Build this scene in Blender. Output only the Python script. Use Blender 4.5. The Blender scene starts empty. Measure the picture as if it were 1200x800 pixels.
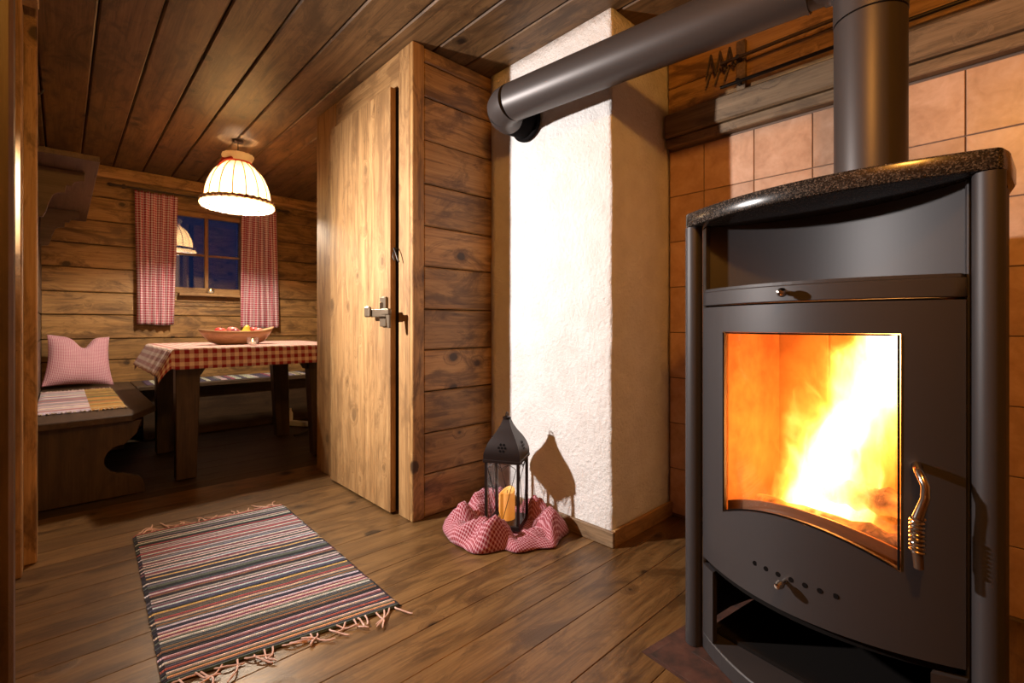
import bpy, bmesh, math, random
from mathutils import Vector, Matrix, noise
R = math.radians
random.seed(7)
scn = bpy.context.scene
COL = scn.collection

# ------------------------------------------------------------------ camera
cam_d = bpy.data.cameras.new('camera'); cam = bpy.data.objects.new('camera', cam_d); COL.objects.link(cam)
cam_d.sensor_fit = 'HORIZONTAL'; cam_d.sensor_width = 36.0
cam_d.lens = 556.0 / 1200.0 * 36.0
cam_d.shift_y = -19.0 / 1200.0
cam_d.clip_start = 0.01; cam_d.clip_end = 60
cam.location = (0, 0, 0.9)
cam.rotation_euler = (R(90), 0, R(-43.5))        # looks 46.5 degrees from +X, 43.5 from +Y
scn.camera = cam
# ------------------------------------------------------------------ world (night), lights, exposure
w = bpy.data.worlds.new('night'); scn.world = w; w.use_nodes = True
bg = w.node_tree.nodes['Background']; bg.inputs[0].default_value = (0.04, 0.09, 0.26, 1); bg.inputs[1].default_value = 0.16
vs = scn.view_settings
vs.view_transform = 'Standard'; vs.look = 'None'; vs.exposure = 0.0; vs.gamma = 1.0; vs.use_curve_mapping = False

def lamp(name, loc, energy, color, radius):
    d = bpy.data.lights.new(name, 'POINT'); d.energy = energy; d.color = color; d.shadow_soft_size = radius
    o = bpy.data.objects.new(name, d); COL.objects.link(o); o.location = loc
    return o
sd = bpy.data.lights.new('doorway_work_light', 'SPOT'); sd.energy = 370; sd.color = (1.0, 0.93, 0.89); sd.shadow_soft_size = 0.035
sd.spot_size = R(116); sd.spot_blend = 1.0
so = bpy.data.objects.new('doorway_work_light', sd); COL.objects.link(so); so.location = (-0.33, 2.37, 1.45)   # neutral work lamp in the side room doorway
so.rotation_euler = (Vector((1.50, 1.50, 0.90)) - so.location).to_track_quat('-Z', 'Y').to_euler()
lamp('room_ceiling_light', (0.10, -0.12, 2.02), 54, (1.0, 0.44, 0.075), 0.06)     # warm lamp behind the camera
lamp('fireplace_glow', (1.365, 0.285, 0.62), 7, (1.0, 0.27, 0.03), 0.05)       # the fire itself
lamp('pendant_bulb_light', (0.9, 3.75, 1.805), 105, (1.0, 0.84, 0.64), 0.03)

# ------------------------------------------------------------------ materials
def new_mat(name):
    m = bpy.data.materials.new(name); m.use_nodes = True
    nt = m.node_tree; b = nt.nodes['Principled BSDF']
    return m, nt, b
class NT:
    def __init__(s, nt): s.nt = nt
    def n(s, t, **k):
        x = s.nt.nodes.new(t)
        for a, v in k.items(): setattr(x, a, v)
        return x
    def set(s, sock, v):
        if isinstance(v, bpy.types.NodeSocket): s.nt.links.new(v, sock)
        else: sock.default_value = v
    def math(s, op, a, b=0.0, c=None, clamp=False):
        x = s.n('ShaderNodeMath', operation=op, use_clamp=clamp); s.set(x.inputs[0], a); s.set(x.inputs[1], b)
        if c is not None: s.set(x.inputs[2], c)
        return x.outputs[0]
    def vmath(s, op, a, b):
        x = s.n('ShaderNodeVectorMath', operation=op); s.set(x.inputs[0], a); s.set(x.inputs[1], b); return x.outputs[0]
    def noise(s, vec, scale, detail=4, rough=0.55, dist=0.0):
        x = s.n('ShaderNodeTexNoise'); s.set(x.inputs['Vector'], vec); x.inputs['Scale'].default_value = scale
        x.inputs['Detail'].default_value = detail; x.inputs['Roughness'].default_value = rough; x.inputs['Distortion'].default_value = dist
        return x.outputs['Fac']
    def voro(s, vec, scale):
        x = s.n('ShaderNodeTexVoronoi'); s.set(x.inputs['Vector'], vec); x.inputs['Scale'].default_value = scale
        return x
    def ramp(s, f, stops, interp='LINEAR'):
        x = s.n('ShaderNodeValToRGB'); s.set(x.inputs[0], f); cr = x.color_ramp; cr.interpolation = interp
        while len(cr.elements) > 1: cr.elements.remove(cr.elements[-1])
        cr.elements[0].position = stops[0][0]; cr.elements[0].color = (*stops[0][1], 1)
        for p, c in stops[1:]:
            e = cr.elements.new(p); e.color = (*c, 1)
        return x.outputs[0]
    def mix(s, f, a, b, mode='MIX'):
        x = s.n('ShaderNodeMix', data_type='RGBA', blend_type=mode)
        s.set(x.inputs[0], f); s.set(x.inputs[6], a if isinstance(a, bpy.types.NodeSocket) else (*a, 1)); s.set(x.inputs[7], b if isinstance(b, bpy.types.NodeSocket) else (*b, 1))
        return x.outputs[2]
    def bump(s, b, h, strength, dist=0.01):
        x = s.n('ShaderNodeBump'); x.inputs['Strength'].default_value = strength; x.inputs['Distance'].default_value = dist
        s.set(x.inputs['Height'], h); s.nt.links.new(x.outputs[0], b.inputs['Normal'])
    def coord(s, what='Object'): return s.n('ShaderNodeTexCoord').outputs[what]
    def sep(s, v):
        x = s.n('ShaderNodeSeparateXYZ'); s.set(x.inputs[0], v); return x.outputs
    def comb(s, a, b, c):
        x = s.n('ShaderNodeCombineXYZ'); s.set(x.inputs[0], a); s.set(x.inputs[1], b); s.set(x.inputs[2], c); return x.outputs[0]

def plain(name, col, rough=0.5, metal=0.0, **k):
    m, nt, b = new_mat(name); b.inputs['Base Color'].default_value = (*col, 1); b.inputs['Roughness'].default_value = rough; b.inputs['Metallic'].default_value = metal
    for a, v in k.items(): b.inputs[a].default_value = v
    return m

def wood(name, dark, mid, light, rough=0.5, knot=0.5, stain=0.5, vary=0.35, grain=1.0):
    # long axis of every board is its local X
    m, nt, b = new_mat(name); g = NT(nt)
    rnd = g.n('ShaderNodeObjectInfo').outputs['Random']
    co = g.vmath('ADD', g.coord(), g.comb(g.math('MULTIPLY', rnd, 37.0), g.math('MULTIPLY', rnd, 71.3), g.math('MULTIPLY', rnd, 13.7)))
    # knots: round, dark, with the grain flowing around them
    kv = g.voro(g.vmath('MULTIPLY', co, (7.0, 9.0, 9.0)), 1.0)
    kd = g.math('ADD', kv.outputs['Distance'], g.math('MULTIPLY', g.math('SUBTRACT', g.noise(co, 60, 2), 0.5), 0.10)); kc = g.sep(kv.outputs['Color'])
    on = g.math('GREATER_THAN', kc[0], 0.68)
    ksize = g.math('MULTIPLY', on, g.math('MULTIPLY_ADD', g.math('POWER', kc[1], 2.0), 0.20, 0.09))
    kn = g.math('SUBTRACT', ksize, kd)                       # >0 inside a knot
    kmask = g.math('MULTIPLY', kn, 14.0, clamp=True)
    khalo = g.math('MULTIPLY', g.math('MULTIPLY', g.math('ADD', kn, 0.22), 3.6, clamp=True), on)
    gc = g.vmath('ADD', g.vmath('MULTIPLY', co, (1.5, 22.0, 22.0)), g.comb(0.0, g.math('MULTIPLY', khalo, 2.2), g.math('MULTIPLY', khalo, 1.7)))
    n1 = g.noise(gc, 1.0, 7, 0.70, 0.7)
    n2 = g.noise(g.vmath('MULTIPLY', gc, (3.2, 7.0, 7.0)), 1.0, 3, 0.6)
    n3 = g.noise(g.vmath('MULTIPLY', co, (2.2, 6.0, 6.0)), 1.4, 6, 0.7, 1.2)
    n4 = g.noise(g.vmath('MULTIPLY', gc, (0.9, 1.5, 1.5)), 1.0, 2, 0.5, 0.4)
    f = g.math('ADD', g.math('MULTIPLY', n1, 0.70 * grain), g.math('MULTIPLY', n2, 0.30 * grain))
    f = g.math('ADD', f, 0.5 - 0.5 * grain)
    c = g.ramp(f, [(0.32, dark), (0.48, mid), (0.66, light)])
    st = g.ramp(n3, [(0.48, (0, 0, 0)), (0.62, (1, 1, 1))])
    dk = tuple(x * 0.40 for x in dark)
    c = g.mix(g.math('MULTIPLY', st, stain), c, tuple((d * 0.80 + 0.20 * q) for d, q in zip(dark, mid)))
    sk = g.ramp(n4, [(0.27, (1, 1, 1)), (0.33, (0, 0, 0))])
    c = g.mix(g.math('MULTIPLY', sk, 0.55), c, dark)
    c = g.mix(g.math('MULTIPLY', khalo, 0.55 * knot), c, dark)
    c = g.mix(g.math('MULTIPLY', kmask, 0.95 * knot), c, dk)
    v = g.math('MULTIPLY_ADD', rnd, vary, 1.0 - vary * 0.5)
    hs = g.n('ShaderNodeHueSaturation'); hs.inputs['Hue'].default_value = 0.5; g.set(hs.inputs['Value'], v); g.set(hs.inputs['Color'], c)
    nt.links.new(hs.outputs[0], b.inputs['Base Color'])
    b.inputs['Roughness'].default_value = rough
    g.bump(b, g.math('SUBTRACT', f, g.math('MULTIPLY', kmask, 0.2)), 0.35, 0.004)
    return m

W = {}
W['wall'] = wood('aged_wall_wood', (0.072, 0.032, 0.010), (0.32, 0.170, 0.056), (0.47, 0.275, 0.102), 0.5, 0.95, 0.9, 0.4)
W['ceil'] = wood('dark_ceiling_wood', (0.026, 0.012, 0.004), (0.118, 0.060, 0.022), (0.19, 0.103, 0.040), 0.5, 1.0, 0.8, 0.35)
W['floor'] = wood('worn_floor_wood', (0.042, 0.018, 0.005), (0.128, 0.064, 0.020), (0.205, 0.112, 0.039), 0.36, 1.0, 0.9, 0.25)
W['floor_shaded'] = wood('shaded_dining_floor_wood', (0.018, 0.010, 0.005), (0.045, 0.027, 0.013), (0.075, 0.045, 0.022), 0.5, 0.7, 0.7, 0.3)  # darker copy of the floor wood; the dining corner's shade is in its colour
W['door'] = wood('golden_door_wood', (0.115, 0.052, 0.015), (0.32, 0.170, 0.060), (0.46, 0.27, 0.110), 0.6, 0.45, 0.6, 0.15, 1.0)
W['dark'] = wood('dark_bench_wood', (0.016, 0.008, 0.004), (0.050, 0.026, 0.012), (0.080, 0.045, 0.021), 0.5, 0.4, 0.5, 0.25)
W['shelf'] = wood('brown_shelf_wood', (0.050, 0.029, 0.019), (0.11, 0.066, 0.043), (0.15, 0.095, 0.063), 0.5, 0.3, 0.3, 0.15)
W['beam'] = wood('grey_brown_beam_wood', (0.06, 0.035, 0.017), (0.19, 0.118, 0.060), (0.29, 0.19, 0.105), 0.55, 0.5, 0.8, 0.2)
W['bowl'] = wood('pale_bowl_wood', (0.26, 0.13, 0.06), (0.48, 0.28, 0.15), (0.60, 0.38, 0.22), 0.35, 0.1, 0.2, 0.1)
gap = plain('dark_gap_backing', (0.018, 0.010, 0.005), 0.9)
grout = plain('tile_grout', (0.17, 0.115, 0.085), 0.9)
steel_paint = plain('satin_anthracite_paint', (0.040, 0.035, 0.036), 0.50, 0.15)
pipe_paint = plain('satin_pipe_paint', (0.062, 0.052, 0.049), 0.42, 0.3)
seam_black = plain('black_seal', (0.006, 0.005, 0.005), 0.9, **{'Specular IOR Level': 0.05})
chrome = plain('polished_steel', (0.62, 0.55, 0.48), 0.16, 1.0)
iron = plain('dark_bronze_iron', (0.022, 0.013, 0.011), 0.36, 0.5)
black_iron = plain('black_iron_fitting', (0.03, 0.024, 0.02), 0.45, 0.6)
old_steel = plain('worn_lock_steel', (0.20, 0.15, 0.10), 0.42, 0.7)
white_paint = plain('white_paint', (0.72, 0.72, 0.70), 0.5)
soot_shade = plain('soot_and_shade_black', (0.010, 0.008, 0.007), 0.95, **{'Specular IOR Level': 0.1})  # soot in the firebox, painted shade in the fuel compartment

def plaster_mat():
    m, nt, b = new_mat('white_rough_plaster'); g = NT(nt); co = g.coord()
    n1 = g.noise(co, 55, 6, 0.7); n2 = g.noise(co, 9, 4, 0.6)
    c = g.ramp(n2, [(0.3, (0.74, 0.71, 0.68)), (0.7, (0.84, 0.82, 0.80))])
    nt.links.new(c, b.inputs['Base Color']); b.inputs['Roughness'].default_value = 0.9
    g.bump(b, g.math('ADD', n1, g.math('MULTIPLY', n2, 0.8)), 0.75, 0.018)
    return m
plaster = plaster_mat()
def tile_mat():
    m, nt, b = new_mat('peach_ceramic_tile'); g = NT(nt)
    rnd = g.n('ShaderNodeObjectInfo').outputs['Random']
    co = g.vmath('ADD', g.coord(), g.comb(g.math('MULTIPLY', rnd, 40.0), g.math('MULTIPLY', rnd, 17.0), 0.0))
    n1 = g.noise(co, 11, 5, 0.6, 0.6); n2 = g.noise(co, 60, 3, 0.5)
    c = g.ramp(g.math('ADD', g.math('MULTIPLY', n1, 0.8), g.math('MULTIPLY', n2, 0.2)), [(0.3, (0.40, 0.225, 0.135)), (0.52, (0.53, 0.32, 0.205)), (0.72, (0.62, 0.40, 0.28))])
    hs = g.n('ShaderNodeHueSaturation'); g.set(hs.inputs['Value'], g.math('MULTIPLY_ADD', rnd, 0.16, 0.92)); g.set(hs.inputs['Color'], c)
    nt.links.new(hs.outputs[0], b.inputs['Base Color']); b.inputs['Roughness'].default_value = 0.32
    g.bump(b, n1, 0.08, 0.01)
    return m
tile_m = tile_mat()
def granite_mat():
    m, nt, b = new_mat('black_granite'); g = NT(nt); co = g.coord()
    v = g.voro(co, 420); n1 = g.noise(co, 300, 3, 0.7)
    s = g.sep(v.outputs['Color'])
    f = g.math('ADD', g.math('MULTIPLY', s[0], 0.5), g.math('MULTIPLY', n1, 0.5))
    c = g.ramp(f, [(0.40, (0.012, 0.011, 0.010)), (0.58, (0.032, 0.027, 0.024)), (0.74, (0.10, 0.083, 0.07)), (0.87, (0.2, 0.165, 0.14))])
    nt.links.new(c, b.inputs['Base Color']); b.inputs['Roughness'].default_value = 0.2
    return m
granite = granite_mat()
def brick_mat():
    m, nt, b = new_mat('red_hearth_brick'); g = NT(nt); co = g.coord()
    n1 = g.noise(co, 14, 5, 0.65)
    c = g.ramp(n1, [(0.35, (0.022, 0.010, 0.007)), (0.6, (0.075, 0.026, 0.015)), (0.75, (0.085, 0.05, 0.035))])
    nt.links.new(c, b.inputs['Base Color']); b.inputs['Roughness'].default_value = 0.75; g.bump(b, n1, 0.4, 0.006)
    return m
hearth_m = brick_mat()
def fireclay_mat():
    m, nt, b = new_mat('fireclay'); g = NT(nt); co = g.coord()
    n1 = g.noise(co, 16, 5, 0.65)
    c = g.ramp(n1, [(0.35, (0.24, 0.10, 0.035)), (0.65, (0.36, 0.16, 0.06))])
    nt.links.new(c, b.inputs['Base Color']); b.inputs['Roughness'].default_value = 0.9; g.bump(b, n1, 0.5, 0.006)
    return m
fireclay = fireclay_mat()
def log_mat():
    m, nt, b = new_mat('burning_log'); g = NT(nt); co = g.coord()
    n1 = g.noise(co, 22, 5, 0.7, 0.5); n2 = g.noise(co, 9, 3, 0.6)
    c = g.ramp(n1, [(0.4, (0.02, 0.01, 0.006)), (0.7, (0.20, 0.09, 0.04))])
    nt.links.new(c, b.inputs['Base Color']); b.inputs['Roughness'].default_value = 0.9
    nt.links.new(g.ramp(n2, [(0.45, (0, 0, 0)), (0.62, (1.0, 0.22, 0.02)), (0.8, (1.0, 0.55, 0.12))]), b.inputs['Emission Color'])
    b.inputs['Emission Strength'].default_value = 1.6
    g.bump(b, n1, 0.7, 0.01)
    return m
log_m = log_mat()
def glass_mat(name, gloss, tint=(1, 1, 1), rough=0.02):
    m = bpy.data.materials.new(name); m.use_nodes = True; nt = m.node_tree; nt.nodes.clear(); g = NT(nt)
    o = g.n('ShaderNodeOutputMaterial'); t = g.n('ShaderNodeBsdfTransparent'); t.inputs[0].default_value = (*tint, 1)
    s = g.n('ShaderNodeBsdfGlossy'); s.inputs['Roughness'].default_value = rough
    x = g.n('ShaderNodeMixShader'); x.inputs[0].default_value = gloss
    nt.links.new(t.outputs[0], x.inputs[1]); nt.links.new(s.outputs[0], x.inputs[2]); nt.links.new(x.outputs[0], o.inputs[0])
    return m
pane_glass = glass_mat('clear_pane', 0.05)
window_glass = glass_mat('night_window_pane', 0.11, (0.85, 0.9, 1.0))
def gingham(name, red, white, n, wave=False, transl=0.0, duty=0.5):
    m, nt, b = new_mat(name); g = NT(nt); uv = g.sep(g.coord('UV'))
    def band(s):
        fr = g.math('FRACT', g.math('MULTIPLY', s, n)); return g.math('LESS_THAN', fr, duty)
    s = g.math('MULTIPLY', g.math('ADD', band(uv[0]), band(uv[1])), 0.5)
    mid = tuple(0.55 * r + 0.45 * q for r, q in zip(red, white))
    c = g.ramp(s, [(0.0, white), (0.25, mid), (0.75, red)], 'CONSTANT')
    nn = g.noise(g.coord('UV'), 180, 2)
    c = g.mix(0.25, c, g.ramp(nn, [(0.3, (0.3, 0.3, 0.3)), (0.7, (1, 1, 1))]), 'MULTIPLY')
    nt.links.new(c, b.inputs['Base Color']); b.inputs['Roughness'].default_value = 0.85
    b.inputs['Sheen Weight'].default_value = 0.1
    g.bump(b, nn, 0.15, 0.002)
    return m
ging_cloth = gingham('small_red_gingham', (0.24, 0.003, 0.014), (0.66, 0.36, 0.41), 72, duty=0.60)
ging_curtain = gingham('curtain_gingham', (0.44, 0.006, 0.055), (0.88, 0.76, 0.80), 48)
ging_table = gingham('table_gingham', (0.30, 0.010, 0.026), (0.80, 0.65, 0.57), 22)
ging_pillow = gingham('pillow_gingham', (0.46, 0.08, 0.17), (0.84, 0.64, 0.70), 100)
def shade_mat():
    m = bpy.data.materials.new('cream_shade_fabric'); m.use_nodes = True; nt = m.node_tree; nt.nodes.clear(); g = NT(nt)
    o = g.n('ShaderNodeOutputMaterial'); t = g.n('ShaderNodeBsdfTranslucent'); t.inputs[0].default_value = (0.30, 0.19, 0.085, 1)
    s = g.n('ShaderNodeBsdfDiffuse'); s.inputs[0].default_value = (0.82, 0.74, 0.62, 1)
    x = g.n('ShaderNodeMixShader'); x.inputs[0].default_value = 0.45
    nt.links.new(t.outputs[0], x.inputs[1]); nt.links.new(s.outputs[0], x.inputs[2]); nt.links.new(x.outputs[0], o.inputs[0])
    return m
shade_m = shade_mat()
trim_m = plain('shade_lace_trim', (0.16, 0.08, 0.05), 0.8)
def braid_mat():
    m, nt, b = new_mat('floral_braid'); g = NT(nt); n1 = g.noise(g.coord(), 38, 2)
    nt.links.new(g.ramp(n1, [(0.36, (0.16, 0.03, 0.03)), (0.46, (0.30, 0.16, 0.05)), (0.54, (0.70, 0.60, 0.50)), (0.62, (0.24, 0.05, 0.08))]), b.inputs['Base Color']); b.inputs['Roughness'].default_value = 0.85
    return m
braid_m = braid_mat()
red_ribbon = plain('red_ribbon', (0.5, 0.03, 0.02), 0.6)
def emit(name, col, s):
    m, nt, b = new_mat(name); b.inputs['Base Color'].default_value = (*col, 1); b.inputs['Emission Color'].default_value = (*col, 1); b.inputs['Emission Strength'].default_value = s
    return m
bulb_m = emit('lit_bulb', (1.0, 0.82, 0.58), 18)
flame_m = emit('candle_flame', (1.0, 0.62, 0.22), 9)
def candle_mat():
    m, nt, b = new_mat('glowing_candle_wax'); g = NT(nt); z = g.sep(g.coord())[2]
    nt.links.new(g.ramp(z, [(0.0, (0.62, 0.24, 0.05)), (0.14, (0.85, 0.46, 0.15))]), b.inputs['Base Color'])
    b.inputs['Emission Color'].default_value = (1.0, 0.36, 0.04, 1); b.inputs['Emission Strength'].default_value = 0.4
    b.inputs['Roughness'].default_value = 0.5
    return m
candle_m = candle_mat()
def rag_mat(name, tick=400.0):
    m, nt, b = new_mat(name); g = NT(nt)
    a = g.n('ShaderNodeAttribute', attribute_name='Col').outputs['Color']
    uv = g.sep(g.coord('UV'))
    n1 = g.noise(g.comb(g.math('MULTIPLY', uv[0], 160.0), g.math('MULTIPLY', uv[1], 420.0), 0.0), 1.0, 2)
    # dark warp threads crossing each weft row, shifted from row to row
    row = g.math('FLOOR', g.math('MULTIPLY', uv[1], 1.0))
    ph = g.math('ADD', g.math('MULTIPLY', uv[0], tick), g.math('MULTIPLY', row, 0.5))
    th = g.math('LESS_THAN', g.math('FRACT', ph), 0.26)
    c = g.mix(g.math('MULTIPLY', th, 0.75), a, (0.025, 0.02, 0.024))
    c = g.mix(0.5, c, g.ramp(n1, [(0.3, (0.45, 0.45, 0.45)), (0.7, (1.25, 1.25, 1.25))]), 'MULTIPLY')
    nt.links.new(c, b.inputs['Base Color']); b.inputs['Roughness'].default_value = 0.9
    g.bump(b, n1, 0.4, 0.003)
    return m
rag_m = rag_mat('rag_rug_weave', 0.5)
fringe_m = plain('pink_fringe_cotton', (0.62, 0.40, 0.32), 0.9)
fringe_w = plain('cream_fringe_cotton', (0.55, 0.45, 0.36), 0.9)

# ------------------------------------------------------------------ mesh helpers
class MB:
    def __init__(s): s.v = []; s.f = []; s.uv = None; s.col = None
    def add(s, vs_, fs):
        o = len(s.v); s.v += [tuple(p) for p in vs_]; s.f += [tuple(i + o for i in f) for f in fs]; return s
    def box(s, x0, x1, y0, y1, z0, z1):
        v = [(x, y, z) for z in (z0, z1) for y in (y0, y1) for x in (x0, x1)]
        return s.add(v, [(0, 2, 3, 1), (4, 5, 7, 6), (0, 1, 5, 4), (2, 6, 7, 3), (0, 4, 6, 2), (1, 3, 7, 5)])
    def prism(s, pts, a, b, ax='z'):
        n = len(pts)
        def P(p, t): return {'z': (p[0], p[1], t), 'y': (p[0], t, p[1]), 'x': (t, p[0], p[1])}[ax]
        return s.add([P(p, a) for p in pts] + [P(p, b) for p in pts],
                     [tuple(range(n))[::-1], tuple(range(n, 2 * n))] + [(i, (i + 1) % n, n + (i + 1) % n, n + i) for i in range(n)])
    def tube(s, path, rad, seg=12, caps=True, closed=False):
        P = [Vector(p) for p in path]; n = len(P); rr = rad if isinstance(rad, (list, tuple)) else [rad] * n
        T = []
        for i in range(n):
            if closed: t = P[(i + 1) % n] - P[i - 1]
            else: t = P[min(i + 1, n - 1)] - P[max(i - 1, 0)]
            T.append(t.normalized())
        u = T[0].orthogonal().normalized(); vs_ = []
        for i in range(n):
            u = (u - T[i] * u.dot(T[i])).normalized(); b = T[i].cross(u)
            for k in range(seg):
                a = 2 * math.pi * k / seg; vs_.append(P[i] + (u * math.cos(a) + b * math.sin(a)) * rr[i])
        fs = []
        for i in range(n if closed else n - 1):
            for k in range(seg):
                a, b2 = i * seg + k, i * seg + (k + 1) % seg; j = ((i + 1) % n) * seg
                fs.append((a, b2, j + (k + 1) % seg, j + k))
        if caps and not closed: fs += [tuple(range(seg))[::-1], tuple(range((n - 1) * seg, n * seg))]
        return s.add(vs_, fs)
    def cyl(s, p0, p1, r, r1=None, seg=20): return s.tube([p0, p1], [r, r if r1 is None else r1], seg)
    def lathe(s, prof, seg=32, c=(0, 0, 0), fn=None):
        vs_ = []; n = len(prof)
        for i, (r, z) in enumerate(prof):
            for k in range(seg):
                a = 2 * math.pi * k / seg; q = r * (fn(i, a) if fn else 1.0)
                vs_.append((c[0] + q * math.cos(a), c[1] + q * math.sin(a), c[2] + z))
        fs = [(i * seg + k, i * seg + (k + 1) % seg, (i + 1) * seg + (k + 1) % seg, (i + 1) * seg + k) for i in range(n - 1) for k in range(seg)]
        return s.add(vs_, fs)
    def grid(s, fn, nu, nv, closed_u=False):
        o = len(s.v); us = nu if closed_u else nu + 1
        vs_ = [fn(i / nu, j / nv) for j in range(nv + 1) for i in range(us)]
        fs = [(j * us + i, j * us + (i + 1) % us, (j + 1) * us + (i + 1) % us, (j + 1) * us + i) for j in range(nv) for i in range(nu)]
        return s.add(vs_, fs)
    def mesh(s, name, bevel=0.0, smooth=False, seg=1, uvfn=None):
        me = bpy.data.meshes.new(name); me.from_pydata([tuple(v) for v in s.v], [], s.f); me.update()
        if bevel:
            bm = bmesh.new(); bm.from_mesh(me)
            ed = [e for e in bm.edges if len(e.link_faces) == 2 and e.calc_face_angle(0) > 0.5]
            bmesh.ops.bevel(bm, geom=ed, offset=bevel, segments=seg, affect='EDGES', profile=0.5, clamp_overlap=True); bm.to_mesh(me); bm.free()
        bm = bmesh.new(); bm.from_mesh(me); bmesh.ops.recalc_face_normals(bm, faces=bm.faces); bm.to_mesh(me); bm.free()
        if smooth:
            for p in me.polygons: p.use_smooth = True
            if smooth != 'all': me.set_sharp_from_angle(angle=R(38))
        if uvfn:
            ul = me.uv_layers.new(name='UVMap')
            for l in me.loops: ul.data[l.index].uv = uvfn(l.vertex_index)
        return me
    def build(s, name, m, parent=None, loc=(0, 0, 0), rot=(0, 0, 0), **k):
        return put(name, s.mesh(name, **k), m, parent, loc, rot)
def put(name, me, m, parent=None, loc=(0, 0, 0), rot=(0, 0, 0)):
    if m and not me.materials: me.materials.append(m)
    o = bpy.data.objects.new(name, me); COL.objects.link(o); o.location = loc; o.rotation_euler = rot
    if parent: o.parent = parent
    return o
def empty(name, loc=(0, 0, 0), rz=0.0):
    o = bpy.data.objects.new(name, None); COL.objects.link(o); o.location = loc; o.rotation_euler = (0, 0, rz); o.empty_display_size = 0.05; return o
def tag(o, label=None, cat=None, group=None, kind=None):
    for k, v in (('label', label), ('category', cat), ('group', group), ('kind', kind)):
        if v: o[k] = v
    return o
def struct(name, m, boxes, label=None):
    mb = MB()
    for b in boxes: mb.box(*b)
    o = mb.build(name, m); o['kind'] = 'structure'
    if label: o['label'] = label
    return o
def plank(parent, x0, x1, y0, y1, z0, z1, ax, m, name='plank', bevel=0.003):
    """a board whose grain (local X) runs along world axis ax"""
    c = ((x0 + x1) / 2, (y0 + y1) / 2, (z0 + z1) / 2); dx, dy, dz = x1 - x0, y1 - y0, z1 - z0
    if ax == 'x': s, r = (dx, dy, dz), (0, 0, 0)
    elif ax == 'y': s, r = (dy, dx, dz), (0, 0, R(90))
    else: s, r = (dz, dy, dx), (0, R(-90), 0)
    mb = MB().box(-s[0] / 2, s[0] / 2, -s[1] / 2, s[1] / 2, -s[2] / 2, s[2] / 2)
    return mb.build(name, m, parent, c, r, bevel=bevel)

CEIL = 2.20; XW = 2.11; YB = 5.11; YC = 1.88; XC = 1.16; XCH = 1.63; YCH = 1.126
# ------------------------------------------------------------------ floor
floor = struct('floor', gap, [(-1.75, 2.40, -1.65, 5.25, -0.10, -0.016)], 'worn brown plank floor')
y = -1.6; i = 0; rf = random.Random(3)
while y < 5.2:
    wd = rf.choice((0.125, 0.14, 0.155)); y1 = min(y + wd, 5.22)
    cuts = [-1.72, 2.36]
    if y < 3.099 < y1 + 0.05: y1 = 3.10
    for a, b in zip(cuts, cuts[1:]):
        plank(floor, a + 0.0006, b - 0.0006, y + 0.0006, y1 - 0.0006, -0.016, rf.uniform(-0.0012, 0.0) - (0.006 if y > 3.09 else 0), 'x', W['floor' if y < 3.09 else 'floor_shaded'], bevel=0.0014)
    y = y1
# ------------------------------------------------------------------ ceiling
ceil = struct('ceiling', gap, [(-1.75, 2.40, -1.65, 5.25, CEIL + 0.02, CEIL + 0.10)], 'dark stained plank ceiling')
xs = [-1.70, -1.30, -0.90, -0.50, -0.28, -0.085, 0.110, 0.304, 0.497, 0.695, 0.890, 1.086, 1.280, 1.475, 1.670, 1.865, 2.06, 2.36]
for a, b in zip(xs, xs[1:]):
    plank(ceil, a + 0.003, b - 0.003, -1.6, 5.2, CEIL, CEIL + 0.022, 'y', W['ceil'], bevel=0.006)
# ------------------------------------------------------------------ dining back wall with window opening
WX0, WX1, WZ0, WZ1 = 0.66, 1.275, 1.19, 1.93
wb = struct('wall_back', gap, [(-0.2, WX0, YB + 0.022, YB + 0.12, 0, CEIL), (WX1, 2.36, YB + 0.022, YB + 0.12, 0, CEIL), (WX0, WX1, YB + 0.022, YB + 0.12, 0, WZ0), (WX0, WX1, YB + 0.022, YB + 0.12, WZ1, CEIL)], 'horizontal plank wall of the dining corner')
zs = [0.0, 0.03, 0.22, 0.415, 0.613, 0.789, 0.985, 1.167, 1.363, 1.555, 1.75, 1.945, 2.12, 2.199]
for a, b in zip(zs, zs[1:]):
    sp = [(-0.118, 2.30)]
    if b > WZ0 and a < WZ1: sp = [(-0.118, WX0 - 0.045), (WX1 + 0.045, 2.30)]
    for x0, x1 in sp: plank(wb, x0, x1, YB - rf.uniform(0, 0.004), YB + 0.022, a + 0.0025, b - 0.0025, 'x', W['wall'], bevel=0.006)
for a, b in ((1.07, 1.105), (1.11, 1.187)):
    plank(wb, WX0 - 0.045, WX1 + 0.045, YB - 0.012, YB + 0.0, a, b, 'x', W['wall'], 'plank', bevel=0.004)
win = struct('window_1', W['door'], [(WX0 - 0.045, WX0 + 0.03, YB - 0.022, YB + 0.08, WZ0, WZ1), (WX1 - 0.03, WX1 + 0.045, YB - 0.022, YB + 0.08, WZ0, WZ1)], 'small four pane night window')
plank(win, WX0 - 0.045, WX1 + 0.045, YB - 0.022, YB + 0.08, WZ1, WZ1 + 0.06, 'x', W['door'], 'window_head')
plank(win, WX0 + 0.03, WX1 - 0.03, YB + 0.005, YB + 0.055, WZ0, WZ0 + 0.05, 'x', W['door'], 'sash_rail')
plank(win, WX0 + 0.03, WX1 - 0.03, YB + 0.005, YB + 0.055, WZ1 - 0.045, WZ1, 'x', W['door'], 'sash_rail')
plank(win, 0.955, 0.985, YB + 0.01, YB + 0.05, WZ0 + 0.05, WZ1 - 0.045, 'z', W['door'], 'muntin')
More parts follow.
